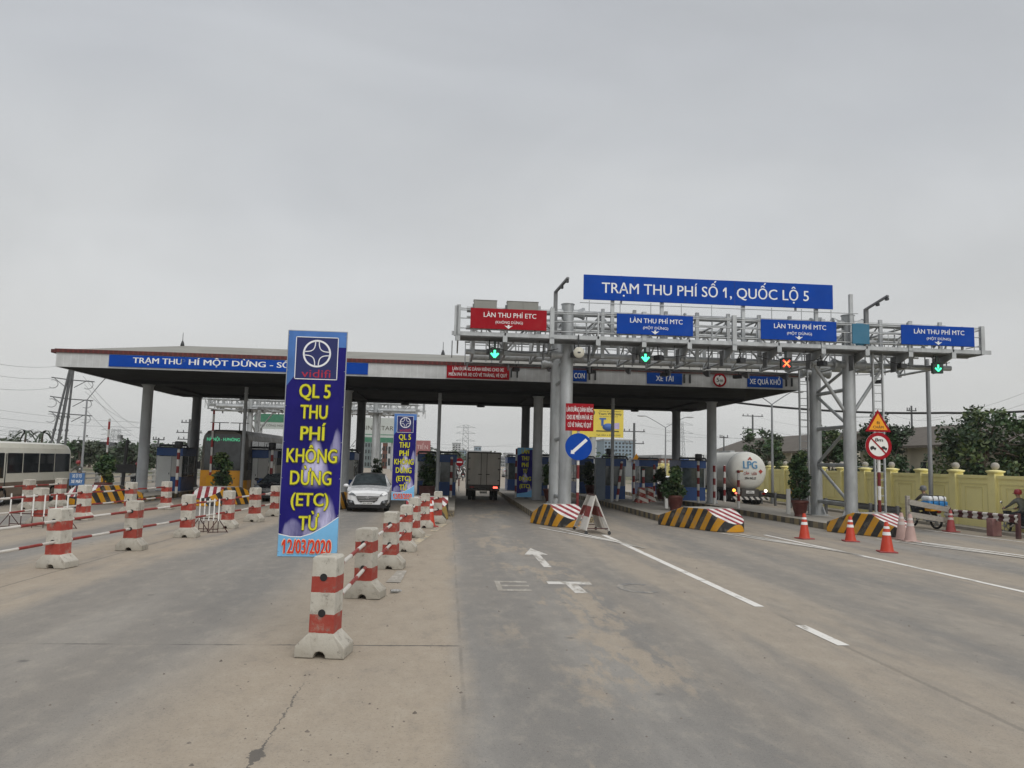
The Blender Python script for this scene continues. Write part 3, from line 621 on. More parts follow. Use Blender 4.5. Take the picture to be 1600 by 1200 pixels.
# ---------------------------------------------------------------- sign gantry
def make_gantry(label):
    r = thing('toll_gantry', label, 'gantry', (0, 0, 0))
    YF, YR, ZL, ZU = 31.8, 34.9, 6.85, 8.62; X0, X1 = .55, 22.1; xs = (4.78, 17.0)
    for cx in xs:
        for y in (YF, YR):
            g = MB(); ztop = 8.98 if y == YF else 8.75
            g.tube((cx, y, .25), (cx, y, ztop), .27, .26, 20); g.tube((cx, y, ztop), (cx, y, ztop+.03), .29, n=20)
            for z in (2.4, 4.6): g.tube((cx, y, z), (cx, y, z+.02), .278, n=20)
            for z in (ZL, ZU): g.tube((cx-.62, y, z), (cx+.62, y, z), .165, n=14)
            for s in (-1, 1):
                for z in (ZL, ZU): g.tube((cx+s*.62, y, z), (cx+s*.70, y, z), .26, n=16); g.tube((cx+s*.36, y, z), (cx+s*.62, y, z), .15, .24, n=12)
            g.b2(cx-.4, cx+.4, y-.4, y+.4, .25, .29)
            for k in range(6):
                a = k*math.pi/3; g.bar((cx+.27*math.cos(a), y+.27*math.sin(a), .62), (cx+.4*math.cos(a), y+.4*math.sin(a), .3), .03, .1)
            g.build('column', steel, r)
        g = MB()
        if cx > 10:
            for z in (.9, 2.55, 4.2, 5.8): g.tube((cx, YF+.2, z), (cx, YR-.2, z), .085, n=10)
            for a, b_ in ((1.0, 2.5), (4.1, 2.65), (4.3, 5.7), (6.7, 5.9)): g.tube((cx, YF+.22, a), (cx, YR-.22, b_), .07, n=10)
            g.tube((cx-.24, YF, 4.9), (cx-1.5, YF, 6.75), .08, n=8); g.tube((cx+.24, YF, 4.9), (cx+1.5, YF, 6.75), .08, n=8)
        else:
            for z in (.9, 3.4, 5.9): g.tube((cx, YF+.2, z), (cx, YR-.2, z), .085, n=10)
        g.build('column_bracing', steel, r)
    for y, z, rad, a, b_ in ((YF, ZU, .125, X0, X1-.7), (YF, ZL, .115, X0, X1-.5), (YR, ZU, .12, X0+.3, X1-.4), (YR, 7.10, .18, X0+.3, X1-1.8), (YF+.05, 7.9, .075, X0, X1), (YR, 7.75, .07, X0, X1), (YF-.1, 8.28, .05, X0, X1), (YF+.1, 7.45, .05, X0, X1), ((YF+YR)/2, 8.1, .06, X0, X1-.5)):
        g = MB(); g.tube((a, y, z), (b_, y, z), rad, n=16)
        x = a+3.7
        while x < b_-1: g.tube((x-.03, y, z), (x+.03, y, z), rad+.09, n=16); x += 5.55
        g.build('chord_pipe', steel if rad < .2 else steel_d, r)
    g = MB(); x = X0+.3; k = 0                                       # posts, diagonals and cross ties of the box truss
    while x < X1-.3:
        for y in (YF, YR):
            g.b2(x-.07, x+.07, y-.17, y-.05, ZL-.1, ZU+.22 if y == YF else ZU)
            nx = min(x+1.35, X1-.4)
            a, b_ = (ZL+.1, ZU-.1) if k % 2 else (ZU-.1, ZL+.1)
            g.tube((x, y, a), (nx, y, b_), .045, n=8)
            g.tube(((x+nx)/2, y-.04, ZL), ((x+nx)/2, y-.04, ZU), .03, n=6)
        g.tube((x, YF, ZU), (x, YR, ZU), .05, n=8); g.tube((x, YF, ZL), (x, YR, ZL), .055, n=8); g.tube((x, YF, ZU), (x, YR, ZL), .035, n=6)
        x += 1.35; k += 1
    g.build('truss_web', steel, r)
    g = MB(); A, B = .1, 22.2                                        # service walkway hung on the front
    g.b2(A, B, 30.55, 31.45, 7.28, 7.32, 1); g.b2(A-.15, B+.35, 30.5, 30.56, 7.32, 7.48); g.b2(A, B, 31.45, 31.5, 7.25, 7.42)
    x = A+.1
    while x < B:
        g.ext([(x-.03, 30.5, 7.28), (x-.03, 31.75, 7.28), (x-.03, 31.75, 6.75), (x-.03, 31.3, 6.92), (x-.03, 30.6, 7.12)], (.06, 0, 0), 0)
        g.b2(x-.09, x+.09, 30.46, 30.5, 7.1, 7.36); g.b2(x-.24, x-.2, 31.2, 31.6, 6.55, 7.2, 1)
        x += 1.88
    g.b2(A+.5, B-4.5, 35.15, 35.95, 6.80, 6.84, 1)
    x = A+.6
    while x < B-5: g.ext([(x-.03, 36.0, 6.79), (x-.03, 35.0, 6.79), (x-.03, 35.0, 6.5), (x-.03, 35.4, 6.55)], (.06, 0, 0), 1); x += 1.88
    g.build('walkway', [steel, steel_d], r)
    g = MB()
    for z in (7.62, 8.02, 8.35, 8.42): g.tube((A, 30.53, z), (B, 30.53, z), .022, n=6)
    x = A+.1; k = 0
    while x < B+.05:
        g.b2(x-.03, x+.03, 30.5, 30.56, 7.3, 8.42)
        if k % 2 == 0: g.b2(x-.085, x+.085, 30.46, 30.62, 7.3, 8.55)
        g.tube((x+.94, 30.53, 7.3), (x+.94, 30.53, 8.02), .016, n=5); x += 1.88; k += 1
    for x in (A+.02, B-.02): g.b2(x-.08, x+.08, 30.46, 30.62, 7.3, 8.5)
    for z in (7.35, 7.75, 8.05): g.tube((A+.5, 35.9, z), (B-4.5, 35.9, z), .022, n=6)
    x = A+.5
    while x < B-4.4: g.tube((x, 35.9, 6.8), (x, 35.9, 8.05), .022, n=6); x += 1.25
    for x in (A, B):
        for z in (7.7, 8.35): g.tube((x, 30.53, z), (x, 31.6, z), .02, n=6)
    g.tube((5.2, 31.3, 9.0), (17.2, 31.3, 9.0), .018, n=5)
    x = 5.6
    while x < 17: g.tube((x, 31.3, 8.62), (x, 31.3, 9.1), .016, n=5); x += 1.3
    g.build('handrail', steel, r)
    for lx, ly, zb, w_ in ((17.95, 31.2, .3, .42), (16.3, 34.6, .3, .4)):
        g = MB()
        for s in (-1, 1): g.b2(lx+s*w_/2-.03, lx+s*w_/2+.03, ly-.05, ly+.05, zb, 7.3)
        z = zb+.35
        while z < 7.2: g.tube((lx-w_/2, ly, z), (lx+w_/2, ly, z), .018, n=6); z += .33
        for z in (2.5, 4.6, 6.4): g.bar((lx-.2*0-w_/2, ly+.05, z), (17.0, 31.8 if ly < 33 else 34.9, z), .03)
        g.build('ladder', steel, r)
    for i, x in enumerate((6.6, 8.7, 12.2, 15.4, 16.95)):               # uprights carrying the big name board
        g = MB(); g.b2(x-.07, x+.07, 31.36, 31.5, 7.2, 9.85); g.build('board_upright', steel, r)
    for i in range(12):
        x = 1.2+i*1.75; g = MB()
        if i % 2: g.box(x, 35.3+.1*(i % 3), 6.60, .26, .34, .16, .2*(i % 4)); g.tube((x, 35.3, 6.62), (x, 35.2, 6.82), .02, n=6)
        else: g.box(x+.3, 31.15, 6.78, .24, .34, .2, .15*(i % 5)); g.tube((x+.3, 31.2, 6.8), (x+.3, 31.3, 7.28), .025, n=6)
        g.build('tag_reader', dark, r)
    g = MB()
    for i in range(4):
        x0 = 1.5+5.6*i; pts = [(x0+k*.35, 31.1+.05*math.sin(k*2), 7.0-.22*math.sin(math.pi*k/8)) for k in range(9)]; g.path(pts, .014, 5)
        g.path([(x0+2.0, 31.0, 8.4), (x0+2.08, 31.02, 7.8), (x0+2.02, 31.0, 7.2)], .018, 5)
    g.build('signal_cable', black, r)
    return r
gantry = make_gantry('galvanised steel sign gantry with two double columns over the right lanes')

def sign_plate(name, label, cat, x0, x1, z0, z1, y, fm, texts, group=None, arrow=False, frame=True, th=.05, tm=None):
    cx = (x0+x1)/2; r = thing(name, label, cat, (cx, y, z0), 0, group); w2 = (x1-x0)/2; h = z1-z0
    g = MB(); g.b2(-w2, w2, 0, th, 0, h); p = g.build('panel', fm, r, .006)
    for s, dx, z, hh, wd, bo in texts: LINE(p, [tm or lett], s, dx, z, hh, -.004, wd, bo)
    if arrow:
        g = MB(); az = .02; g.plate([(-.035, az+.16), (.035, az+.16), (.035, az+.1), (.17, az+.13), (0, az-.0), (-.17, az+.13), (-.035, az+.1)], -.005, .004); g.build('arrow', lett, r)
    if frame:
        for s in (-.7, .7): g = MB(); g.b2(s*w2-.03, s*w2+.03, th+.002, th+.10, -.12, h+.02); g.build('back_rail', steel_d, r)
    return r
YS = 30.38
def at(x, y, Y): return Q(x, y, Y)
a, b_ = at(912, 427, 31.28), at(1301, 482, 31.28); zt, zb = 10.18, 9.13
sign_plate('name_board', 'long blue board naming the toll station, highest on the gantry', 'sign board', a.x, b_.x, zb, zt, 31.24, blue_s, [('TRẠM THU PHÍ SỐ 1, QUỐC LỘ 5', -.15, .31, .43, (b_.x-a.x)*.83, .007)])
nb = [o for o in bpy.data.objects if o.name == 'name_board'][0].children[0]
for k in range(1, 5): g = MB(); xx = (b_.x-a.x)*(k/5-.5); g.b2(xx-.006, xx+.006, -.0035, -.0005, .01, zt-zb-.01); g.build('panel_seam', M('sign panel seam', (.012, .03, .12), .6), nb)
LG = 'lane signs hanging on the gantry'
for nm, px0, px1, txt2, fm, lab in (('etc', 735, 854, '(KHÔNG DỪNG)', red_s, 'red lane sign reading ETC at the left end of the gantry'), ('m', 964, 1083, '(MỘT DỪNG)', blue_s, 'blue MTC lane sign nearest the centre column, below the name board'),
                              ('m', 1189, 1307, '(MỘT DỪNG)', blue_s, 'blue MTC lane sign above the red cross signal'), ('m', 1408, 1522, '(MỘT DỪNG)', blue_s, 'blue MTC lane sign at the right end of the gantry')):
    x0, x1 = at(px0, 500, YS).x, at(px1, 510, YS).x
    sign_plate('lane_sign', lab, 'lane sign', x0, x1, 7.60, 8.42, YS, fm, [('LÀN THU PHÍ '+('ETC' if nm == 'etc' else 'MTC'), 0.05, .47, .185, (x1-x0)*.69, .008), (txt2, 0.02, .225, .10, (x1-x0)*(.36 if nm == 'etc' else .33), .008)], LG, True)
# lane signals: lit arrows and a cross
grn = EMIT('green signal light', (.06, 1.0, .42), 2.4); redl = EMIT('red signal light', (1.0, .05, .02), 2.6); orl = EMIT('orange signal light', (1.0, .25, .05), 3)
sig_d = M('signal housing', (.02, .035, .03), .4, 0, .1, 3, .05)
for i, (px, py, cross, lab) in enumerate(((773, 553, 0, 'lit green arrow signal under the red ETC sign'), (1008.5, 559, 0, 'lit green arrow signal in the middle of the gantry'), (1229, 568, 1, 'lit red cross lane signal beside the right gantry columns'), (1466, 575, 0, 'dimmer green arrow signal at the right end of the gantry'))):
    p = at(px, py, 30.75); r = thing('lane_signal', lab, 'lane signal', (p.x, 30.75, p.z-.22), 0, 'lane signals under the gantry')
    g = MB(); g.b2(-.225, .225, 0, .16, 0, .44); g.b2(-.05, .05, .06, .12, .44, .75); g.b2(-.225, .225, -.08, 0, .44, .46); g.build('housing', [sig_d], r, .01)
    g = MB()
    if cross:
        for s in (1, -1): g.bar((-.14*s, -.006, .08), (.14*s, -.006, .36), .012, .06)
        g.build('lit_cross', redl, r); 
        g = MB()
        for s in (1, -1): g.bar((-.09*s, -.014, .13), (.09*s, -.014, .31), .008, .03)
        g.build('lit_cross_core', orl, r)
    else:
        if i == 3: g.plate([(-.035, .36), (.035, .36), (.035, .2), (-.035, .2)], -.006); g.bar((-.13, -.006, .22), (0, -.006, .09), .012, .06); g.bar((.13, -.006, .22), (0, -.006, .09), .012, .06)
        else: g.plate([(-.045, .38), (.045, .38), (.045, .24), (.16, .24), (0, .06), (-.16, .24), (-.045, .24)], -.006); g.bar((-.15, -.008, .25), (0, -.008, .08), .01, .07); g.bar((.15, -.008, .25), (0, -.008, .08), .01, .07)
        g.build('lit_arrow', grn, r)
# control cabinets, teal panel, cameras
cab = M('beige grey cabinet paint', (.25, .25, .225), .5, 0, .06, 1, .12, (.17, .16, .13))
for px0, px1, lab, dd in ((741, 776, 'grey steel control cabinet at the left end on the gantry', 0), (793, 841, 'wider grey two door control cabinet on the gantry', 1)):
    a, b_ = at(px0, 463, 31.3), at(px1, 490, 31.3)
    r = thing('control_cabinet', lab, 'cabinet', ((a.x+b_.x)/2, 31.3, 8.05), 0, 'control cabinets on the gantry'); w2 = (b_.x-a.x)/2
    g = MB(); g.b2(-w2, w2, 0, .45, 0, .88); g.b2(-w2-.02, w2+.02, -.02, .47, .88, .9); g.build('body', cab, r, .01)
    for k in range(1+dd):
        g = MB(); e0 = -w2+.02+(w2*k if dd else 0); e1 = e0+(w2-.03 if dd else 2*w2-.04); g.b2(e0, e1, -.012, -.002, .03, .85); d_ = g.build('door', cab, r, .004)
        g = MB(); g.b2(e1-.07, e1-.05, -.03, -.012, .4, .52); g.build('handle', dark, d_)
a, b_ = at(1328, 508, 30.6), at(1355, 539, 30.6)
g = MB(); g.b2(a.x, b_.x, 30.40, 30.46, 7.55, 8.38); g.b2(a.x+.2, b_.x-.2, 30.46, 30.58, 7.5, 8.42)
solo(g, 'blank_panel', M('faded teal panel', lin('#2e6a86'), .45, 0, .06, 1, .1, (.2, .28, .3)), 'blank teal panel on the gantry walkway next to the right column', 'panel', bevel=.01)
for px, lab, zt in ((868, 'bent steel camera arm with old fittings left of the centre column', 9.33), (1353, 'bent steel camera arm right of the right gantry column', 9.15)):
    p = at(px, 480, 31.0); r = thing('camera_arm', lab, 'camera arm', (p.x, 31.0, 7.3), 0, 'camera arms above the gantry'); h = zt-7.3
    g = MB(); g.b2(-.075, .075, -.075, .075, 0, h); g.bar((-.03, 0, h-.03), (.34, -1.1, h+.35), .10, .08); g.build('arm', steel_d, r)
    g = MB()
    for u in (.55, .95): g.box(-.03+.37*u, -1.1*u, h-.06+.38*u-.08, .09, .16, .10)
    g.build('camera', dark, r)
p = at(904.5, 551, 30.3); r = thing('floodlight', 'round cream lamp hanging under the walkway at the centre column', 'lamp', (p.x, 30.3, p.z))
g = MB(); g.lathe([(0, -.06), (.2, -.06), (.225, -.02), (.2, .1), (.1, .2), (.05, .22)], n=22, ax='y'); g.build('lamp_body', M('cream lamp enamel', (.50, .48, .40), .4, 0, .06, 3, .1), r)
g = MB(); g.tube((0, .12, .18), (0, .12, .75), .025, n=8); g.b2(-.06, .06, -.07, -.061, -.03, .03); g.build('bracket', dark, r)
# slim pole carrying a hanging camera below the walkway
p = at(1108, 590, 30.8); g = MB(); g.tube((0, 0, 0), (0, 0, .95), .025, n=8); g.box(0, -.05, -.03, .1, .22, .1)
solo(g, 'hanging_camera', dark, 'small camera hanging on a thin rod beside the five metre sign', 'camera', (p.x, 30.9, 6.42))
# the far gantry over the opposite lanes is the same structure turned round
far = copy_tree(gantry, (-3.0+.35, 82+31, 0), math.pi, 'distant steel gantry over the opposite lanes behind the toll booths')
# ---------------------------------------------------------------- toll canopy
r = thing('toll_canopy', 'long flat white toll canopy with dark underside on grey columns', 'canopy', (0, 36.5, 0))
CX0, CX1, CD, CZ = -17.95, 17.0, 16.4, 6.2
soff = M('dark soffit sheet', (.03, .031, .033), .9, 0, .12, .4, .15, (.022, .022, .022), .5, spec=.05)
fas = STRIPE('white fascia with painted rib shade', (.57, .585, .585), (.51, .52, .52), (1, 0, 0), .32, .90, 0, .5, .12, (.42, .41, .39), .9, .5, 0)  # flat panel; the shade of its ribs is put into the colour as stripes
redtrim = STRIPE('red roof tile edge', lin('#6a2622'), lin('#4f1f1c'), (1, 0, 0), .22, .7, 0, .7, .2, (.2, .12, .1))
roofm = M('weathered roof sheet', (.235, .23, .205), .7, 0, .12, .6, .3, (.16, .15, .12), .5)
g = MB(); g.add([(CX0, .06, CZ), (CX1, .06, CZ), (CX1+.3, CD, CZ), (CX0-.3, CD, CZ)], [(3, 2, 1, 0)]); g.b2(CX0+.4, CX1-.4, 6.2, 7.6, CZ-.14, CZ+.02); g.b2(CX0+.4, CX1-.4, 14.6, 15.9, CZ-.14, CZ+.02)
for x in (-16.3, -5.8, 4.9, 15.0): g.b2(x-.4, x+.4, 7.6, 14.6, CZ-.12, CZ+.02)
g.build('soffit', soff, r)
g = MB(); g.add([(CX0, 0, CZ-.03), (CX1, 0, CZ-.03), (CX1, 0, CZ+.64), (CX0, 0, CZ+.64), (CX1+.3, CD, CZ-.03), (CX1+.3, CD, CZ+.64), (CX0-.3, CD, CZ-.03), (CX0-.3, CD, CZ+.64)], [(0, 1, 2, 3), (1, 4, 5, 2), (4, 6, 7, 5), (6, 0, 3, 7)]); g.build('fascia', fas, r)
g = MB(); g.b2(CX0-.06, CX1+.06, -.07, .10, CZ+.62, CZ+.79); g.b2(CX0-.3, CX0-.02, .10, CD, CZ+.62, CZ+.78); g.b2(CX1+.02, CX1+.3, .10, CD, CZ+.62, CZ+.78); g.build('red_roof_edge', redtrim, r)
g = MB(); z0, z1 = CZ+.76, 8.42; ym = CD/2; g.add([(CX0, .1, z0), (CX1, .1, z0), (CX1+.2, CD, z0), (CX0-.2, CD, z0), (CX0+2.9, ym, z1), (CX1-2.9, ym, z1)], [(0, 1, 5, 4), (1, 2, 5), (2, 3, 4, 5), (3, 0, 4)]); g.build('roof', roofm, r)
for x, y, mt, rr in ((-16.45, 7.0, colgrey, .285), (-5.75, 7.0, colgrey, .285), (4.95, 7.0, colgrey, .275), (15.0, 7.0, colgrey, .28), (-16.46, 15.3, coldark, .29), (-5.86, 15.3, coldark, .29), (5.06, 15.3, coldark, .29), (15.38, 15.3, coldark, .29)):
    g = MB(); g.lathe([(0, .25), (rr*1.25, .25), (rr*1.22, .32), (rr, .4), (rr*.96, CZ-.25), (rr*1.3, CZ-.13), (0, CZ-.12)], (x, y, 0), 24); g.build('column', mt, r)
for px in (380, 685, 957):
    p = Q(px, 700, 43.2); g = MB(); g.tube((p.x, 6.7, .25), (p.x, 6.7, CZ), .095, n=12); g.tube((p.x, 6.7, CZ-.5), (p.x, 6.7, CZ-.46), .12, n=12); g.build('drain_pipe', colgrey, r)
for px, py in ((283, 541), (692, 556)):
    p = Q(px, py, 44.5); g = MB(); g.lathe([(0, z1-.1), (.13, z1-.08), (.10, z1+.1), (.05, z1+.25), (.02, z1+.3), (.014, z1+.75), (0, z1+.76)], (p.x, ym, 0), 10); g.build('lightning_rod', dark, r)
for x in (-13.4, -8.2, 2.0, 7.4, 12.4, -3.0):
    g = MB(); g.lathe([(.0, -.18), (.26, -.17), (.28, -.1), (.14, 0)], (x, 14.9, CZ-.13), 14); g.build('canopy_lamp', dark, r)
p0, p1 = Q(1130, 628, 52.0), Q(1100, 640, 52)
# signs on the fascia
YF_ = 36.5-.06
a, b_ = Q(170, 565, YF_), Q(575, 575, YF_)
cs = sign_plate('canopy_sign', 'long blue sign along the left half of the white canopy edge', 'sign board', a.x, b_.x, 6.25, 6.79, YF_, blue_s, [('TRẠM THU', -((b_.x-a.x)/2)+2.15, .19, .25, 2.2, .02), ('HÍ MỘT DỪNG - SỐ 1 - QL 5', .97, .19, .25, 6.55, .02)], None, False, False, .05)
LINE(cs.children[0], [M('letter stain on blue', lin('#3d5c9e'), .5, 0, .05, 2, 0)], 'P', -2.55, .19, .25, -.004, .2, .02, 'faded_letter')
a, b_ = Q(698, 580, YF_), Q(796, 580, YF_)
sign_plate('canopy_sign', 'red two line sign on the white canopy edge near the gantry', 'sign board', a.x, b_.x, 6.22, 6.82, YF_, red_s, [('LÀN ĐƯỜNG DÀNH RIÊNG CHO XE', 0, .38, .155, (b_.x-a.x)*.82, .02), ('MIỄN PHÍ VÀ XE CÓ VÉ THÁNG, VÉ QUÝ', 0, .11, .155, (b_.x-a.x)*.93, .02)], None, False, False)
for px0, px1, s, lab in ((861, 917, 'XE Ô TÔ CON', 'small blue canopy sign half hidden behind the centre gantry column'), (1011, 1066, 'XE TẢI', 'small blue canopy sign for trucks left of the five metre disc'), (1168, 1223, 'XE QUÁ KHỔ', 'small blue canopy sign at the right end of the canopy')):
    a, b_ = Q(px0, 590, YF_), Q(px1, 590, YF_); wd = b_.x-a.x
    sign_plate('canopy_sign', lab, 'sign board', a.x, b_.x, 6.25, 6.79, YF_, M('mid blue sign sheeting', lin('#124394'), .6, 0, .06, 1, .12, (.15, .2, .3), spec=.12), [(s, 0, .15, .25, wd*(.5 if len(s) < 8 else .88), .02)], 'small blue signs on the canopy edge', False, False)
for i, (px, lab) in enumerate(((803, 'right of the red canopy sign'), (925, 'right of the hidden blue canopy sign'), (1073, 'right of the trucks canopy sign'), (1232, 'at the right canopy end'))):
    p = Q(px, 590, YF_); t_ = thing('fascia_light', 'two slim dark lamp holders on the canopy '+lab, 'lamp holder', (p.x, YF_-.02, 6.3), 0, 'slim lamp holders on the canopy edge')
    for s in (-.13, .15):
        g = MB(); g.b2(s-.035, s+.035, -.06, .02, .03, .45); g.build('lamp_holder', dark, t_)
p = Q(1124, 594, YF_-.1); t_ = thing('height_limit_sign', 'round red edged five metre height sign on the canopy edge', 'road sign', (p.x, YF_-.14, p.z))
g = MB(); g.disc(0, 0, .335, 0, .02, 36); g.build('disc', white_p, t_); g = MB(); g.ring(0, 0, .34, .245, -.006, .004); g.build('rim', red_s, t_)
LINE(t_, [black], '5', -.09, -.09, .2, -.006, .13, .02); LINE(t_, [black], 'm', .09, -.09, .17, -.006, .16, .02)
for s in (1, -1):
    g = MB(); g.plate([(-.07, s*.245), (.07, s*.245), (0, s*.15)], -.007, .003); g.build('arrow_head', black, t_)
g = MB(); g.b2(-.03, .03, .022, .15, -.3, .3); g.build('mount', steel_d, t_)

# ---------------------------------------------------------------- toll booths
bw = M('booth white panel', (.52, .535, .525), .5, 0, .06, 1.2, .2, (.38, .35, .3)); boothgl = GLASS('booth window glass', (.05, .065, .068), .1)
def make_booth(label, x, y, W, D, doorside):
    r = thing('toll_booth', label, 'toll booth', (x, y, .25), 0, 'blue and white toll booths'); w2 = W/2
    g = MB(); g.b2(-w2, w2, 0, D, .04, .82); g.build('lower_panel', blue_b, r)
    g = MB(); g.b2(-w2-.03, w2+.03, -.03, D+.03, 0, .04); g.build('plinth', conc, r)
    for sx in (-1, 1):
        for y_ in (.04, D-.04, D*.5): g = MB(); g.b2(sx*w2-.04*sx-.04, sx*w2-.04*sx+.04, y_-.04, y_+.04, .82, 1.98); g.build('corner_post', bw if doorside else steel, r)
    g = MB(); g.b2(-w2+.02, w2-.02, .03, D-.03, .83, 1.97); g.build('window', boothgl, r)
    if doorside:
        k = w2*.15; g = MB(); g.b2(-w2+.015, k, -.025, -.003, .06, 1.95); d_ = g.build('door', bw, r, .006); g = MB(); g.b2(k-.1, k-.07, -.05, -.026, .95, 1.05); g.build('handle', dark, d_)
        g = MB(); g.b2(k+.02, w2-.015, -.022, -.003, .84, 1.95); g.build('wall_panel', M('grey booth panel', (.40, .40, .385), .55, 0, .06, 1.2, .2), r)
    g = MB(); g.b2(-w2-.03, w2+.03, -.05, D+.05, 1.98, 2.42); g.build('header', blue_b, r, .01)
    g = MB(); g.b2(-w2-.1, w2+.1, -.12, D+.1, 2.42, 2.46); g.tube((-w2, .3, 2.56), (w2+.1, .3, 2.56), .06, n=8); g.tube((w2+.1, .3, 2.56), (w2+.22, .3, 2.36), .05, n=8); g.tube((-w2, .3, 2.46), (-w2, .3, 2.56), .05, n=8); g.build('roof_slab', dark, r)
    g = MB(); s = 1 if x < 0 else -1; g.bar((s*(w2+.06), .5, 1.5), (s*(w2+.06), .5, .95), .05, .2); g.b2(s*(w2+.02), s*(w2+.30), .3, 1.6, 1.02, 1.06); g.build('service_shelf', steel_d, r)
make_booth('toll booth with a white door behind the farthest left column', -15.45, 44.6, 1.35, 2.2, True)
make_booth('toll booth with a white door right of the yellow coach', -10.85, 45.0, 1.3, 2.2, True)
make_booth('toll booth behind the white car, half hidden by the tall banner', -6.2, 46.3, 1.3, 2.2, True)
make_booth('narrow toll booth behind the square red planter', -1.38, 47.2, .95, 2.0, False)
make_booth('narrow toll booth beside the box truck', -.06, 46.0, 1.0, 2.2, False)
make_booth('toll booth behind the banner without a logo', 5.65, 48.2, 1.05, 2.2, False)
make_booth('toll booth under the yellow billboard among striped posts', 9.8, 45.6, 1.35, 2.3, False)
make_booth('toll booth beside the tank truck behind the bushy planter', 14.65, 45.8, 1.5, 2.3, False)
make_booth('rear toll booth on the middle right island behind the billboard booth', 9.35, 53.2, 1.2, 2.3, False)
make_booth('rear toll booth behind the booth beside the tank truck', 14.05, 54.0, 1.3, 2.3, False)
make_booth('rear toll booth far behind the banner without a logo', 4.85, 56.0, 1.2, 2.3, False)
make_booth('rear toll booth far behind the second booth with a white door', -10.9, 54.5, 1.3, 2.3, False)
g = MB(); g.b2(-.28, .28, 0, .5, 0, 2.35); g.b2(-.3, .3, -.02, .52, 2.35, 2.4); g.b2(-.16, .16, -.008, -.001, 1.2, 1.6)
solo(g, 'ticket_cabinet', M('blue grey cabinet', (.14, .17, .21), .5, 0, .08, 2, .2), 'tall blue grey ticket cabinet left of the booth under the billboard', 'cabinet', (8.85, 44.9, .25), 0, None, .01)

# ---------------------------------------------------------------- striped posts on the islands
PG = 'red and white striped steel posts on the toll islands'
def stripe_post(label, x, yb, yt, cam=False, lean=0, dark_=False, rad=.075):
    p = G(x, yb, .25); dep = (p-Vector((0, 0, H))).dot(fw); h = (yb-yt)*dep/F
    r = thing('striped_post', label, 'post', (p.x, p.y, .25), 0, PG)
    g = MB(); g.tube((0, 0, 0), (lean, 0, h), rad, n=14); g.lathe([(rad, h), (rad*.7, h+.03), (0, h+.04)], (lean, 0, 0), 14); g.build('post', STR_RW, r)
    if cam:
        g = MB(); g.lathe([(0, -.2), (.2, -.2), (.2, .15), (.17, .18), (0, .18)], (.0, -.05, h+.24), 16); g.tube((0, 0, h), (0, 0, h+.1), .05, n=8); b = g.build('camera_drum', dark, r)
        g = MB(); g.path([(-.2, -.05, h+.35), (-.32, -.05, h+.35), (-.32, -.05, h+.14), (-.2, -.05, h+.12)] if x < 500 else [(.2, -.05, h+.35), (.32, -.05, h+.35), (.24, -.05, h+.05)], .02, 6); g.build('bracket', dark, b)
    return r
stripe_post('striped post with a camera drum before the farthest left booth', 275, 771, 702, True)
stripe_post('striped post with a camera drum before the second booth', 422, 772, 704, True)
stripe_post('striped post with a camera drum beside the booth under the billboard', 951, 780, 712, True)
stripe_post('striped post with a camera drum beside the bushy planter', 1091, 786, 721, True)
stripe_post('striped post in front of the plant left of the billboard booth', 937, 779, 722)
stripe_post('leaning striped post in front of the billboard booth window', 964, 783, 722, False, .26)
stripe_post('striped post at the right corner of the billboard booth', 990, 782, 721)
stripe_post('lone shorter striped post right of the billboard booth', 1005, 786, 734)
stripe_post('striped post touching the rightmost canopy column', 1116, 788, 728)
stripe_post('striped post between canopy column and tank truck', 1132, 784, 728)
stripe_post('striped post in front of the tank truck', 1154, 794, 736)
stripe_post('striped post at the corner of the booth beside the box truck', 704, 777, 715)
stripe_post('dark striped post left of the banner without a logo', 806, 778, 702)
stripe_post('striped post before the rear right booths', 1022, 776, 727)
stripe_post('dark striped post beside the ticket cabinet', 943, 775, 724)
stripe_post('striped post at the left edge of the truck lane', 693, 773, 716)
for i_, (px, yb, lab) in enumerate(((1002, 786, 'left one of two chipped red and white blocks right of the billboard booth'), (1014, 784, 'right one of two chipped red and white blocks right of the billboard booth'))):
    p = G(px, yb, .25); g = MB(); pr_ = [(-.36, 0), (.36, 0), (.36, .12), (.2, .32), (.16, .85), (-.16, .85), (-.2, .32), (-.36, .12)]; g.ext([(x, -.25, z) for x, z in pr_], (0, .5, 0)); solo(g, 'barrier_block', STRIPE('chipped red and white block paint', (.60, .57, .52), lin('#8a2b22'), (.4, 0, 1), .42, .6, .1, .85, .6, (.50, .46, .40), 3.5, .42), lab, 'barrier block', (p.x, p.y, .25), .15*i_, 'chipped barrier blocks', .03)
p = G(1041, 794, .25); g = MB(); g.b2(-.07, .07, -.07, .07, 0, .95); g.b2(-.08, .08, -.08, .08, .95, .98); solo(g, 'marker_post', white_p, 'short plain white post left of the bushy planter', 'post', (p.x, p.y, .25))
p = G(1232, 803, .25); t_ = thing('marker_post', 'short white post with a small black and yellow board', 'post', (p.x, p.y, .25)); g = MB(); g.b2(-.08, .08, -.06, .06, 0, 1.15); g.build('post', white_p, t_); g = MB(); g.plate([(.1, .75), (.75, .75), (.65, 1.2), (.1, 1.2)], -.02, .03); g.build('striped_board', STRIPE('black yellow board', (.03, .03, .03), lin('#b98a1e'), (1, 0, .6), .22, .5), t_)
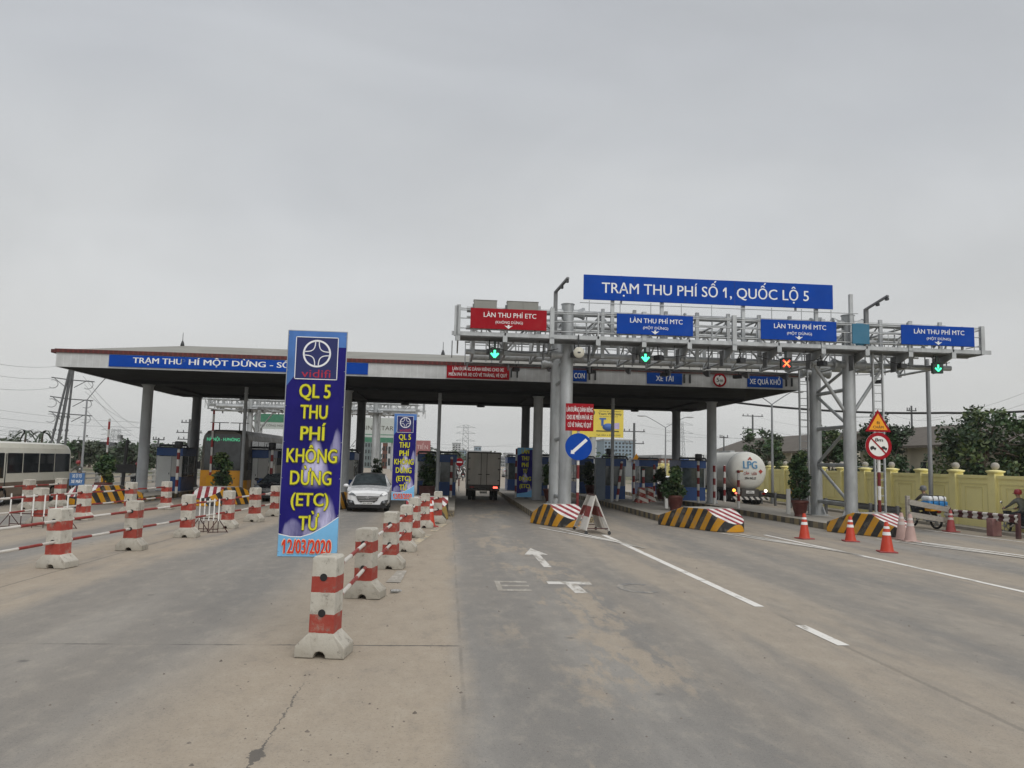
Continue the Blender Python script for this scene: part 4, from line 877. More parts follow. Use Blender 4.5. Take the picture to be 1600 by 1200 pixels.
# raised barrier arms
ARM = STRIPE('red and white barrier arm paint', (.66, .65, .62), lin('#a02a2a'), (0, 0, 1), .9, .5, .2)
for px, pb, ptop, Y_, lab in ((165, 765, 654, 46.5, 'raised striped barrier arm at the farthest left lane'), (329, 765, 641, 43.5, 'raised striped barrier arm in front of the yellow coach')):
    a, b_ = Q(px-2, pb, Y_), Q(px+1, ptop, Y_); t_ = thing('boom_barrier', lab, 'boom barrier', (a.x, Y_, .25), 0, 'raised barrier arms'); g = MB(); g.b2(-.05, .05, -.03, .03, .8, b_.z-.25); g.build('arm', ARM, t_); g = MB(); g.b2(-.17, .17, -.14, .18, 0, .98); g.build('arm_cabinet', yellow_p, t_, .01)
# ---------------------------------------------------------------- road signs on posts
def sign_post(name, label, x, y, h, z0=.25, rad=.055):
    r = thing(name, label, 'road sign', (x, y, z0)); g = MB(); g.tube((0, 0, 0), (0, 0, h), rad, n=14); g.build('post', STRIPE('red and white sign post', lin('#6d1517'), (.68, .67, .64), (0, 0, 1), 1.06, .5, .1), r); return r
Y_ = 29.9; c = Q(905, 698, Y_); r = sign_post('keep_left_sign', 'blue disc with white diagonal arrow under a red text plate on striped post', c.x-.02, Y_+.1, 4.4, .28)
zc = c.z-.28; R_ = 21.3*Y_/F
g = MB(); g.disc(0, zc, R_, -.09, .02, 44); g.build('disc', blue_s, r)
g = MB(); d = Vector((.68, .0, .62)).normalized(); n = Vector((-d.z, 0, d.x)); L_ = R_*.80; q = [d*L_+n*.06, -d*(L_*.72)+n*.06, -d*(L_*.72)+n*.11, -d*L_*.98, -d*(L_*.72)-n*.11, -d*(L_*.72)-n*.06, d*L_-n*.06]; g.plate([(v_.x, v_.z+zc) for v_ in q], -.096, .004); g.build('arrow', lett, r)
a, b_ = Q(885, 630, Y_), Q(928, 674, Y_); x0, x1, z0, z1 = a.x-c.x, b_.x-c.x, b_.z-.28, a.z-.28
g = MB(); g.b2(x0, x1, -.09, -.07, z0, z1); pl = g.build('text_plate', red_s, r)
for s, k, wd in (('LÀN ĐƯỜNG DÀNH RIÊNG', .70, .94), ('CHO XE MIỄN PHÍ VÀ XE', .42, .92), ('CÓ VÉ THÁNG, VÉ QUÝ', .14, .84)): LINE(pl, [lett], s, (x0+x1)/2, z0+(z1-z0)*k, (z1-z0)*.16, -.094, (x1-x0)*wd, .02)
Y_ = 28.6; c = Q(1373, 697, Y_); r = sign_post('length_limit_sign', 'round eight metre trailer limit sign under a yellow triangle', c.x+.04, Y_+.1, 3.75, .28, .06)
zc = c.z-.28; R_ = 22.0*Y_/F
g = MB(); g.disc(-.04, zc, R_, -.09, .02, 44); dk = g.build('disc', white_p, r); g = MB(); g.ring(-.04, zc, R_*1.005, R_*.75, -.096, .004, 44); g.bar((-.04-R_*.55, -.0985, zc+R_*.55), (-.04+R_*.55, -.0985, zc-R_*.55), .006, .055); g.build('red_rim_and_bar', red_s, dk)
LINE(dk, [black], '8m', -.02, zc+R_*.34, R_*.24, -.097, R_*.62, .02)
for sx in (-1, 1):
    g = MB(); cx = -.04+sx*R_*.42; zt = zc-R_*.16
    g.plate([(cx-.12, zt-.04), (cx+.12, zt-.04), (cx+.12, zt+.02), (cx+.05, zt+.03), (cx+.02, zt+.08), (cx-.06, zt+.08), (cx-.12, zt+.03)], -.097, .002); g.disc(cx-.06, zt-.05, .03, -.098, .002, 12); g.disc(cx+.07, zt-.05, .03, -.098, .002, 12); g.build('car_symbol', black, dk)
a, b_, ap = Q(1353, 674, Y_), Q(1393, 674, Y_), Q(1373, 640, Y_); zb, za = a.z-.28, ap.z-.28; w2 = (b_.x-a.x)/2
g = MB(); g.plate([(-.04-w2, zb), (-.04+w2, zb), (-.04, za)], -.09, .02); tr = g.build('triangle', red_s, r); g = MB(); g.plate([(-.04-w2*.74, zb+.07), (-.04+w2*.74, zb+.07), (-.04, za-.15)], -.096, .004); g.build('yellow_face', M('amber sign sheeting', lin('#e59a14'), .45, 0, .05, 1, .05), tr)
LINE(tr, [black], 'ĐI', -.04, zb+.29, .10, -.099, .13, .01); LINE(tr, [black], 'CHẬM', -.04, zb+.125, .10, -.099, .42, .01)
p = Q(718, 722, 58); r = sign_post('no_entry_sign', 'small red no entry disc beyond the booth left of the box truck', p.x, 58.05, p.z+.25, .02, .05); g = MB(); g.disc(0, p.z-.02, .30, -.08, .02, 28); g.build('disc', red_s, r); g = MB(); g.b2(-.2, .2, -.086, -.081, p.z-.07, p.z+.03); g.build('white_bar', lett, r)
p = Q(994, 716, 56); r = sign_post('warning_sign', 'small amber triangle sign behind the billboard booth', p.x, 56, p.z+.1, .02, .05); g = MB(); g.plate([(-.36, p.z-.3), (.36, p.z-.3), (0, p.z+.34)], -.09, .02); g.build('triangle', M('amber sign sheeting', (1, 1, 1)), r)
a, b_ = Q(109, 739, 33.9), Q(131, 759, 33.9); t_ = thing('lane_notice', 'small blue notice with two white lines beside the cream bus', 'sign', ((a.x+b_.x)/2, 33.9, .004)); w2 = (b_.x-a.x)/2
g = MB(); g.b2(-w2, w2, 0, .03, b_.z, a.z); pn = g.build('panel', M('dusty blue notice', lin('#3f6593'), .5, 0, .06, 1, .2), t_); LINE(pn, [lett], 'XE Ô TÔ', 0, b_.z+.33, .13, -.004, w2*1.25, .02); LINE(pn, [lett], 'XE MÁY', 0, b_.z+.1, .13, -.004, w2*1.5, .02)
g = MB(); g.tube((0, .05, 0), (0, .05, a.z), .03, n=8); g.build('post', dark, t_)
# black board on a post with a small camera at the left
p = G(190, 771, .25); dep = p.y; t_ = thing('display_board', 'black display board and small camera on a dark post', 'display', (p.x, p.y, .25))
g = MB(); g.tube((0, 0, 0), (.1, 0, 2.75), .085, n=12); g.tube((0, 0, 0), (0, 0, .05), .2, n=14); g.build('post', black, t_); g = MB(); g.b2(-.35, .65, -.16, -.06, 1.05, 1.5); g.build('screen_box', black, t_, .01)
g = MB(); g.bar((.1, -.0, 2.7), (-.2, -.1, 2.78), .03); g.box(-.22, -.15, 2.9, .16, .3, .2); g.box(-.2, -.3, 2.92, .14, .02, .12); g.build('camera', steel, t_)
# ---------------------------------------------------------------- potted plants
def planter(label, x, yb, pw, ph, cw, ch, zoff, Y=None, n=900, square=False, seed=1, mats=LEAF, leaf=.17, z=.25):
    """pixel sizes: pot width/height, crown width/height, crown bottom above pot rim"""
    p = G(x, yb, z) if Y is None else Q(x, yb, Y); Y = p.y; k = (p-Vector((0, 0, H))).dot(fw)/F
    R = random.Random(seed)
    r = thing('potted_plant', label, 'potted plant', (p.x, p.y, p.z if Y is None else max(p.z, z) if False else z), 0, 'leafy bushes in red pots')
    pw, ph, cw, ch, zo = pw*k/2, ph*k, cw*k/2, ch*k, zoff*k
    g = MB()
    if square: g.b2(-pw, pw, -pw, pw, 0, ph); g.b2(-pw*1.06, pw*1.06, -pw*1.06, pw*1.06, ph*.88, ph)
    else: g.lathe([(0, 0), (pw*.62, 0), (pw*.66, ph*.06), (pw*.60, ph*.12), (pw*.80, ph*.45), (pw*.92, ph*.82), (pw*1.02, ph*.86), (pw*1.02, ph), (pw*.88, ph), (pw*.84, ph*.9), (0, ph*.9)], n=24)
    g.build('pot', terra, r, .008)
    g = MB(); g.tube((0, 0, ph*.8), (.03, 0, ph+zo+ch*.3), .05, .035, 8)
    for q in range(5):
        a = q*1.26; g.tube((.02, 0, ph+zo*.5+ch*.1), (cw*.55*math.cos(a), cw*.55*math.sin(a), ph+zo+ch*R.uniform(.35, .7)), .028, .01, 6)
    g.build('trunk', bark, r)
    bl = []
    for q in range(int(20*max(1.1, ch/cw*.62))):
        a = R.uniform(0, 6.28); u = R.uniform(.12, .9); rad = cw*.64*math.sin(math.pi*min(1, max(.16, u*.9+.08)))**.5*R.uniform(.3, 1)
        bl.append((rad*math.cos(a), rad*math.sin(a), ph+zo+ch*u, cw*R.uniform(.30, .44)))
    g = MB(); leaves(g, bl, int(n*1.7), leaf, rnd=R); g.build('foliage', mats, r)
    return r
planter('round dark bush in a red pot left of the black display board', 160, 778, 26, 24, 40, 48, -2, n=1500, seed=3)
planter('bush in front of the yellow coach above the island nose', 345, 776, 20, 16, 40, 58, -4, n=1300, seed=4)
planter('loose bush in a square red box beside the small distant banner', 667, 777, 24, 18, 42, 56, -4, n=1300, square=True, seed=5)
planter('bush in a round red pot left of the centre gantry column', 860, 784, 24, 20, 32, 46, -2, n=1200, seed=6)
planter('dark slim bush in a dark pot right of the keep left sign', 922, 776, 17, 18, 28, 40, -2, n=900, seed=7)
planter('wide bushy plant in a big red pot on the island', 1055, 798, 26, 24, 50, 50, -6, n=1900, seed=8)
planter('bush half hidden behind the wide bushy plant', 1032, 780, 15, 16, 30, 34, -2, n=800, seed=9)
planter('tall bush in a red pot beside the right gantry columns', 1250, 807, 26, 25, 38, 84, -3, n=2100, seed=10)
planter('dark bush on the far island behind the striped post and banner', 797, 764, 14, 12, 17, 36, 0, n=500, seed=11)
planter('small distant bush above the bonnet of the white car', 588, 764, 12, 12, 22, 36, 2, n=500, seed=12)

# ---------------------------------------------------------------- cones, trestles, folding barrier
cone_o = M('orange cone plastic', lin('#b23419'), .5, 0, .06, 3, .12, (.35, .2, .14)); cone_f = M('faded pink cone plastic', (.40, .27, .24), .6, 0, .1, 3, .3, (.4, .33, .28)); cone_r = M('dull red cone plastic', (.30, .05, .05), .6, 0, .1, 3, .25, (.3, .2, .17))
def cone(label, x, yb, h, mat, slot=True):
    p = G(x, yb); r = thing('traffic_cone', label, 'traffic cone', (p.x, p.y, .004), random.uniform(-.3, .3), 'traffic cones standing on the road'); s = h/.75
    g = MB(); g.b2(-.21*s, .21*s, -.21*s, .21*s, 0, .03*s); g.build('base', mat if mat is not cone_o else cone_r, r, .008)
    g = MB(); g.lathe([(.165*s, .03*s), (.155*s, .05*s), (.045*s, .73*s), (.03*s, .75*s), (0, .75*s)], n=24); g.build('cone_body', mat, r)
    for z0, z1 in ((.42, .50), (.58, .64)):
        f = lambda z: (.155-(z-.05)/.68*.11)*s+.004; g = MB(); g.lathe([(f(z0), z0*s), (f(z1), z1*s)], n=24); g.build('reflective_band', lett if mat is cone_o else M('dull band', (.55, .5, .47), .6), r)
cone('leftmost of the three orange cones, before the middle nose', 1257, 842, .85, cone_o)
cone('middle one of the three orange cones', 1329, 846, .83, cone_o)
cone('orange cone standing nearest, right of the other two', 1386, 863, .88, cone_o)
cone('bright orange cone among the posts of the centre row', 671, 823, .95, cone_o)
cone('left one of two faded pink cones beside the right nose', 1409, 843, .92, cone_f)
cone('right one of two faded pink cones beside the right nose', 1423, 846, .92, cone_f)
cone('dull red cone at the end of the wooden rail', 1486, 831, .85, cone_r)
# small metal trestles with white uprights
for px, yb, nn, wd, lab in ((325, 832, 5, .62, 'small trestle barrier with five white uprights by the left row'), (58, 825, 6, 1.9, 'wide trestle barrier with thin uprights at the far left row')):
    p = G(px, yb); r = thing('trestle_barrier', lab, 'barrier', (p.x, p.y, .004), -.2)
    for i in range(nn):
        x = -wd/2+wd*i/(nn-1); g = MB(); g.tube((x, 0, .35), (x, 0, 1.02), .022, n=8); g.build('upright', white_p, r)
    g = MB()
    for i in range(nn):
        x = -wd/2+wd*i/(nn-1); g.tube((x, 0, 0), (x, 0, .36), .014, n=6)
    for x in (-wd/2, wd/2):
        for s in (-1, 1): g.tube((x, 0, .42), (x+s*.22, s*.2, 0), .014, n=6)
        g.tube((x-.22, -.2, .02), (x+.22, .2, .02), .012, n=6)
    g.tube((-wd/2, 0, .42), (wd/2, 0, .42), .016, n=6); g.tube((-wd/2, 0, .1), (wd/2, 0, .1), .014, n=6); g.build('stand', M('rusty dark red iron', (.07, .03, .028), .7, .2, .2, 4, .2), r)
# folding A frame barrier on castors
p = G(930, 835); r = thing('folding_barrier', 'white A frame folding barrier with a red band, on castors', 'barrier', (p.x, p.y+.75, .004), math.radians(94))
wslat = M('dirty white slat paint', (.52, .50, .46), .6, 0, .1, 4, .4, (.3, .25, .2), 4); rslat = M('dark red slat paint', (.20, .035, .03), .6, 0, .12, 4, .25, (.2, .12, .1))
Ht, sp_, wl = 1.28, .40, 1.75
for s in (-1, 1):
    fr = MB(); sl = [MB(), MB()]; rb = MB(); nm = 13
    def pt(u, v): return Vector(((u-.5)*wl*(1-.42*v), s*sp_*(1-v), .12+(Ht-.12)*v))
    for u in (0, 1): fr.bar(pt(u, 0), pt(u, 1), .035)
    fr.bar(pt(0, .02), pt(1, .02), .035); fr.bar(pt(0, 1), pt(1, 1), .04)
    for i in range(nm):
        u = (i+.5)/nm
        for a, b_, mb_ in ((.02, .38, sl[0]), (.38, .68, rb), (.68, 1, sl[1])): mb_.bar(pt(u, a), pt(u, b_), wl/nm*.62, .012)
    fr.build('frame', wslat, r); [q.build('white_slats', wslat, r) for q in sl]; rb.build('red_slats', rslat, r)
    for u in (0, 1):
        q = pt(u, 0); g = MB(); g.tube((q.x-.02, q.y, .055), (q.x+.02, q.y, .055), .055, n=14); g.b2(q.x-.03, q.x+.03, q.y-.02, q.y+.02, .05, .13); g.build('castor', dark, r)
g = MB()
for u in (-.5, .5): g.bar((u*wl*.97, -sp_*.95, .2), (u*wl*.97, sp_*.95, .2), .03)
g.b2(-wl*.29, wl*.29, -.03, .03, Ht-.01, Ht+.03); g.build('cross_bar', M('rusty dark red iron', (1, 1, 1)), r)
# wooden and steel rails at the right
tim = M('weathered plank', (.30, .28, .25), .85, 0, .15, 3, .4, (.35, .31, .26), 2, .2, (1, 1, 6))
A, B = G(1422, 836), G(1484, 829); r = thing('plank_barrier', 'weathered two plank barrier behind the faded pink cones', 'barrier', (0, 0, 0)); A.z = B.z = 0
for za, zb in ((1.32, .93), (.86, .50)):
    g = MB(); g.bar((A.x, A.y, za-.1), (B.x, B.y, zb-.1), .06, .2); g.build('plank', tim, r)
for q, h in ((A, 1.45), (B, 1.0)):
    g = MB(); g.b2(q.x-.06, q.x+.06, q.y+.05, q.y+.17, .004, h); g.build('post', tim, r)
GR = STRIPE('red and white guard rail paint', lin('#4b1a1f'), (.60, .58, .54), (1, 0, 0), .5, .5, 0, .55, .3)
def grail(label, A, B, z, posts, striped, hh=.3):
    A = Vector((A[0], A[1], 0)); B = Vector((B[0], B[1], 0)); L = (B-A).length; r = thing('guard_rail', label, 'guard rail', (A.x, A.y, .004), math.atan2(B.y-A.y, B.x-A.x), None)
    g = MB(); pr = [(0, -hh/2), (-.05, -hh*.36), (-.05, -hh*.2), (0, -.03), (0, .03), (-.05, hh*.2), (-.05, hh*.36), (0, hh/2)]
    n = len(pr); g.add([(0, y, z+q) for y, q in pr]+[(L, y, z+q) for y, q in pr], [(i, i+1, n+i+1, n+i) for i in range(n-1)]); g.build('rail_beam', GR if striped else steel_d, r)
    k = max(2, int(L/posts)+1)
    for i in range(k):
        x = .1+(L-.2)*i/(k-1); g = MB(); g.b2(x-.07, x+.07, .03, .15, 0, z+hh/2+.05); g.build('rail_post', M('dark maroon post', (.085, .035, .04), .6, 0, .15, 3, .3) if striped else steel_d, r)
    return r
a, b_ = G(1487, 830), G(1583, 842)
grail('red and white chequered guard rail before the yellow wall', (20.35, 30.6), (20.75, 27.0), .72, 1.9, True)
grail('weathered grey guard rail along the right toll island', (19.9, 33.0), (20.6, 52.0), .62, 2.2, False)
g = MB(); g.b2(-.2, .2, -.16, .16, 0, .66); solo(g, 'barrier_block', M('faded maroon concrete', (.22, .11, .105), .8, 0, .15, 3, .5, (.36, .3, .26), 3), 'faded maroon block at the end of the chequered guard rail', 'barrier block', (20.62, 28.1, .004), .1, None, .03)
# litter on the road
p = G(619, 927); g = MB(); g.tube((-.1, 0, .035), (.03, .02, .035), .032, n=10); g.tube((.03, .02, .035), (.1, .03, .035), .03, .012, 8); solo(g, 'crushed_bottle', M('dirty clear plastic', (.30, .30, .29), .25, 0, .4, 12, .4, (.04, .04, .04), 9), 'crushed plastic bottle lying right of the second centre post', 'litter', (p.x, p.y, .004), .2)
# ---------------------------------------------------------------- vehicles
def wheel(par, x, y, R_, wd, name='wheel'):
    g = MB(); h = wd/2; g.lathe([(R_*.6, -h), (R_*.92, -h), (R_, -h*.7), (R_, h*.7), (R_*.92, h), (R_*.6, h)], (x, y, R_), 22, ax='x'); t_ = g.build(name, rubber, par)
    g = MB()
    for s in (-1, 1): g.lathe([(0, s*h*.72), (R_*.3, s*h*.8), (R_*.58, s*h*.6), (R_*.62, s*h*.95)], (x, y, R_), 18, ax='x')
    g.build('rim', steel, t_); return t_
tail_on = EMIT('lit tail lamp', (1.0, .12, .08), 3.2); amber_on = EMIT('lit amber lamp', (1.0, .42, .05), 3.2); white_on = EMIT('lit white lamp', (1, .9, .72), 3); tail_off = M('red lamp lens', (.22, .012, .012), .2, 0, .05, 3, .05)
lens = M('headlamp lens', (.16, .17, .18), .12, .3, .2, 8, 0); plate_m = M('white number plate', (.62, .62, .60), .5, 0, .03, 3, .1)
def loft(sections, mats_of, n_mats):
    """sections: [(y, [(x,z) half profile bottom->top centre])]; returns MB per material key"""
    out = {}
    for (ya, pa), (yb, pb) in zip(sections, sections[1:]):
        si = sections.index((ya, pa))
        for k in range(len(pa)-1):
            key = mats_of(si, k); g = out.setdefault(key, MB())
            for s in (1, -1):
                q = [(s*pa[k][0], ya, pa[k][1]), (s*pb[k][0], yb, pb[k][1]), (s*pb[k+1][0], yb, pb[k+1][1]), (s*pa[k+1][0], ya, pa[k+1][1])]
                g.add(q, [(3, 2, 1, 0) if s == 1 else (0, 1, 2, 3)], 0, key == 'body')
    for i, rev in ((0, 1), (-1, 0)):
        y, p = sections[i]; f = [(x, y, z) for x, z in p]+[(-x, y, z) for x, z in p[::-1]]; n = len(f)
        out['body'].add(f, [tuple(range(n)) if not rev else tuple(range(n-1, -1, -1))], 0)
    return out
def car(label, loc, rz, paint, suv=True):
    r = thing('parked_car' if not suv else 'passenger_car', label, 'car', loc, rz, None); k = 1.0 if suv else .86
    S = lambda w_, zb, be, rx, rz_, tz: [(0, zb), (w_*.86, zb), (w_, zb+.16), (w_, be*k), (rx, rz_*k), (rx*.55, (tz-.015)*k), (0, tz*k)]
    secs = [(0, S(.70, .34, .72, .60, .80, .84)), (.10, S(.86, .26, .84, .70, .93, .95)), (.45, S(.93, .24, .95, .74, 1.01, 1.05)), (1.25, S(.94, .24, 1.06, .80, 1.10, 1.15)),
            (2.05, S(.94, .24, 1.09, .66, 1.58, 1.64)), (3.3, S(.94, .24, 1.11, .66, 1.61, 1.68)), (4.25, S(.92, .26, 1.1, .62, 1.5, 1.58)), (4.66, S(.86, .36, 1.05, .6, 1.1, 1.14))]
    def mo(si, kk):
        if si == 3 and kk in (4, 5): return 'windscreen'
        if si in (4, 5) and kk == 3: return 'side_window'
        if si in (4, 5) and kk in (4, 5): return 'roof'
        if si == 6 and kk in (4, 5): return 'rear_window'
        return 'body'
    o = loft(secs, mo, 4)
    b = o['body'].build('body', paint, r, .012); o['windscreen'].build('windscreen', GLASS('car glass', (.045, .055, .06), .05), r); o['side_window'].build('side_window', glassd, r); o['roof'].build('roof', black if suv else paint, r); o['rear_window'].build('rear_window', glassd, r)
    for y in (.92, 3.65):
        for s in (-1, 1): wheel(r, s*.82, y, .35, .22)
    g = MB(); pts = [(-.50, .70), (.50, .70), (.42, .52), (.30, .44), (-.30, .44), (-.42, .52)]; g.plate([(x, z) for x, z in pts], -.035, .05); gr = g.build('grille', black, r)
    g = MB()
    for z, w_ in ((.655, .47), (.585, .43), (.515, .37)): g.b2(-w_, w_, -.055, -.034, z-.016, z+.012)
    g.build('grille_bar', chrome, gr)
    if suv:
        g = MB(); g.ring(0, .64, .055, .042, -.062, .006, 20); g.bar((-.035, -.06, .60), (-.018, -.06, .68), .01, .012); g.bar((.018, -.06, .60), (.035, -.06, .68), .01, .012); g.bar((-.03, -.06, .635), (.03, -.06, .645), .01, .012); g.build('emblem', chrome, gr)
    for s in (-1, 1):
        g = MB(); g.ext([(s*.50, -.0, .71), (s*.80, .07, .74), (s*.905, .24, .90), (s*.60, .04, .82)], (0, -.05, .0)); g.build('headlight', lens, r)
        g = MB(); g.ext([(s*.54, -.02, .34), (s*.84, .06, .36), (s*.90, .12, .56), (s*.62, -.01, .50)], (0, -.05, 0)); fl = g.build('fog_lamp_recess', black, r)
        g = MB(); g.lathe([(0, -.05), (.065, -.045), (.07, -.03), (.07, .0)], (s*.71, -.03, .44), 14, ax='y'); g.build('fog_lamp', lens, fl)
        g = MB(); g.lathe([(0, -.09), (.085, -.07), (.10, .0), (.085, .05), (0, .06)], (0, 0, 0), 14, ax='y'); g.v = [(x*1.25+s*1.06, y+1.42, z*.85+1.10) for x, y, z in g.v]; g.bar((s*.9, 1.42, 1.05), (s*1.02, 1.42, 1.08), .04); g.build('wing_mirror', paint, r)
        g = MB(); g.ext([(s*.86, 4.62, .82), (s*.86, 4.62, 1.0), (s*.55, 4.69, 1.0), (s*.55, 4.69, .86)], (0, .02, 0)); g.build('tail_light', tail_off, r)
    g = MB(); g.plate([(-.78, .34), (.78, .34), (.84, .26), (.80, .20), (-.80, .20), (-.84, .26)], -.02, .08); g.build('lower_bumper', black, r)
    g = MB(); g.b2(-.235, .235, -.06, -.045, .345, .455); pm = g.build('number_plate', plate_m, r); LINE(pm, [black], '30A 558.48', 0, .37, .06, -.062, .40, .01)
    for s in (-.25, .25):
        g = MB(); g.tube((s-.3, 1.17, 1.17), (s+.25, 1.2, 1.24), .012, n=5); g.build('wiper', black, r)
    return r
white_car = M('white car paint', (.72, .73, .74), .25, 0, .03, 1, .06, (.5, .47, .42), 2, coat=.6); black_car = M('black car paint', (.015, .015, .017), .22, 0, .1, 1, .08, (.1, .09, .08), coat=.5)
car('white sport utility car coming through the lane left of the small banner', (-3.5, 34.7, .004), math.radians(3), white_car)
p = Q(430, 770, 40.5); car('black saloon car half hidden by the tall banner', (p.x-.35, 41.0, .004), 0, black_car, False)

silver = M('silver car paint', (.42, .43, .44), .3, .4, .05, 1, .1, coat=.5)
for px, py, pt_, sv, lab in ((716, 744, white_car, True, 'small distant white car beyond the left side of the truck'), (741, 741, silver, False, 'small distant silver car partly behind the truck'), (793, 745, silver, False, 'small distant silver car right of the box truck'), (1026, 768, white_car, False, 'distant white saloon car beyond the right islands')):
    q = G(px, py); car(lab, (q.x, q.y, .004), math.pi, pt_, sv)
# box truck seen from behind
r = thing('box_truck', 'dirty grey box truck with one lit tail lamp, driving through the toll lane', 'truck', (2.1, 46.4, .004), 0)
tb = M('dirty truck box panel', (.42, .395, .35), .65, .1, .14, 1.1, .6, (.40, .32, .25), 1.3, 0, (1, 1, .5)); td = M('dirty truck frame', (.075, .07, .064), .7, .2, .2, 2, .4, (.13, .11, .09), 2)
g = MB(); g.b2(-.98, .98, .02, 4.6, .88, 2.84); g.build('cargo_box', tb, r, .012)
for s in (-1, 1):
    g = MB(); x0, x1 = (.02, .93) if s > 0 else (-.93, -.02); g.b2(x0, x1, -.015, .018, .97, 2.78); d_ = g.build('rear_door', tb, r, .006)
    g = MB(); xx = s*.17; g.tube((xx, -.035, .93), (xx, -.035, 2.8), .016, n=8); g.box(xx+s*.06, -.035, 1.55, .22, .03, .05); g.build('lock_bar', td, d_)
    for z in (1.2, 1.85, 2.5): g = MB(); g.b2(s*.88-.06, s*.88+.06, -.028, -.016, z-.03, z+.03); g.build('hinge', td, d_)
g = MB()
for z in (.86, 2.80): g.b2(-.99, .99, -.02, .02, z, z+.08)
for s in (-1, 1): g.b2(s*.96-.03, s*.96+.03, -.022, .02, .9, 2.85)
g.build('rear_frame', td, r)
g = MB(); g.b2(-.95, .95, .05, .15, .58, .70); g.b2(-.4, -.3, .1, 4.5, .6, .85); g.b2(.3, .4, .1, 4.5, .6, .85); g.b2(-.98, .98, -.03, .02, .72, .86); g.build('chassis', td, r)
for s in (-1, 1):
    g = MB(); g.b2(s*.70-.13, s*.70+.13, -.06, -.03, .74, .84); g.build('tail_lamp', tail_on if s > 0 else tail_off, r)
    for q in (0, 1): wheel(r, s*(.78-.25*q), 1.0, .36, .2)
    wheel(r, s*.8, 5.4, .36, .22)
    g = MB(); g.b2(s*.72-.22, s*.72+.22, 1.45, 1.46, .18, .62); g.build('mud_flap', black, r)
g = MB(); g.b2(-.22, .22, .04, .049, .42, .56); pm = g.build('number_plate', M('grimy number plate', (.33, .32, .29), .6), r); LINE(pm, [black], '29C 470.61', 0, .46, .06, .035, .38, .01)
g = MB(); g.b2(-.95, .95, 4.75, 6.3, .5, 2.25); g.b2(-.9, .9, 6.3, 6.35, 1.3, 2.1); g.build('cab', white_p, r, .08)

# gas tank truck
r = thing('tank_truck', 'white gas tank truck seen from behind with LPG lettering', 'tank truck', (18.78, 47.3, .004), math.radians(.5)); TZ = 2.10
tw = M('cream white tank paint', (.60, .60, .56), .38, 0, .04, .8, .2, (.38, .35, .29), .9)
g = MB(); R_ = 1.22; pr = [(0, -.0), (.35, .012), (.65, .05), (.9, .12), (1.08, .24), (1.18, .40), (R_, .62), (R_, 9.0), (1.18, 9.22), (.9, 9.5), (.5, 9.62), (0, 9.66)]; g.lathe(pr, (0, 0, TZ), 44, ax='y'); g.build('tank', tw, r)
g = MB(); g.b2(-.15, .15, 3, 6, TZ+R_-.02, TZ+R_+.1); g.lathe([(R_+.012, .75), (R_+.02, .80), (R_+.012, .85)], (0, 0, TZ), 40, ax='y'); g.build('tank_rib', steel, r)
bl = M('light blue tank lettering', lin('#4f86ad'), .5, 0, .05, 2, .1); rd = M('red tank lettering', lin('#a83a2c'), .5, 0, .05, 2, .1)
def curved(s, cx, z, h, wd, mat, bo):
    g = TXT(MB(), s, cx, z, h, 0, wd, bo)
    import bisect
    rs = [q[0] for q in pr[:7]]; ys = [q[1] for q in pr[:7]]
    def yy(x, z_):
        d = min(1.2, math.hypot(x, z_-TZ)); i = max(1, min(6, bisect.bisect_left(rs, d))); u = (d-rs[i-1])/(rs[i]-rs[i-1]); return ys[i-1]+u*(ys[i]-ys[i-1])-.03
    g.v = [(x, yy(x, z_), z_) for x, y, z_ in g.v]; return g.build('lettering', mat, r)
curved('LPG', 0, TZ+.17, .46, .92, bl, .035); curved('CẤM', -.26, TZ-.22, .15, .34, rd, .02); curved('LỬA', .26, TZ-.22, .15, .34, rd, .02); curved('29H 942.21', 0, TZ-.50, .14, .72, black, .02)
g = MB(); g.plate([(-.16, TZ+.70), (-.05, TZ+.70), (0, TZ+.80), (.05, TZ+.70), (.16, TZ+.70), (0, TZ+.92)], .045, .01); g.build('hazard_mark', rd, r)
g = MB(); g.plate([(.68, TZ-.14), (.82, TZ), (.68, TZ+.14), (.54, TZ)], .03, .01); g.build('hazard_diamond', rd, r); g = MB(); g.plate([(-.88, TZ-.05), (-.45, TZ-.05), (-.45, TZ+.05), (-.88, TZ+.05)], .025, .01); g.build('reflector_strip', STRIPE('amber black strip', (.03, .03, .03), lin('#b9851b'), (1, 0, 0), .14, .5), r)
g = MB(); g.b2(-.45, .45, .5, 9.2, .75, 1.0); g.b2(-.55, .55, .05, .6, .55, 1.0); g.b2(-1.2, 1.2, .1, .2, .82, .92); g.build('chassis', td, r)
g = MB(); g.b2(-1.22, 1.22, -.02, .08, .34, .52); g.build('rear_bumper', STRIPE('black and white bumper', (.03, .03, .03), (.6, .58, .54), (1, 0, .8), .36, .5), r)
for s in (-1, 1):
    g = MB(); g.lathe([(0, -.04), (.09, -.03), (.10, .02)], (s*1.02, .08, .90), 14, ax='y'); g.build('indicator_lamp', amber_on if s < 0 else white_on, r)
    g = MB(); g.b2(s*.86-.1, s*.86+.1, .03, .09, .68, .78); g.build('tail_lamp', tail_off if s > 0 else tail_on, r)
    for y in (1.3, 2.6, 7.6):
        for q in (0, 1): wheel(r, s*(.98-.27*q), y, .46, .25)
g = MB(); g.b2(-.26, .26, .03, .045, .72, .9); pm = g.build('number_plate', plate_m, r); LINE(pm, [black], '29H', 0, .82, .06, .026, .18, .01); LINE(pm, [black], '942.21', 0, .74, .06, .026, .36, .01)
g = MB(); g.b2(-1.2, 1.2, 9.9, 11.8, .6, 2.9); g.build('cab', blue_b, r, .12)

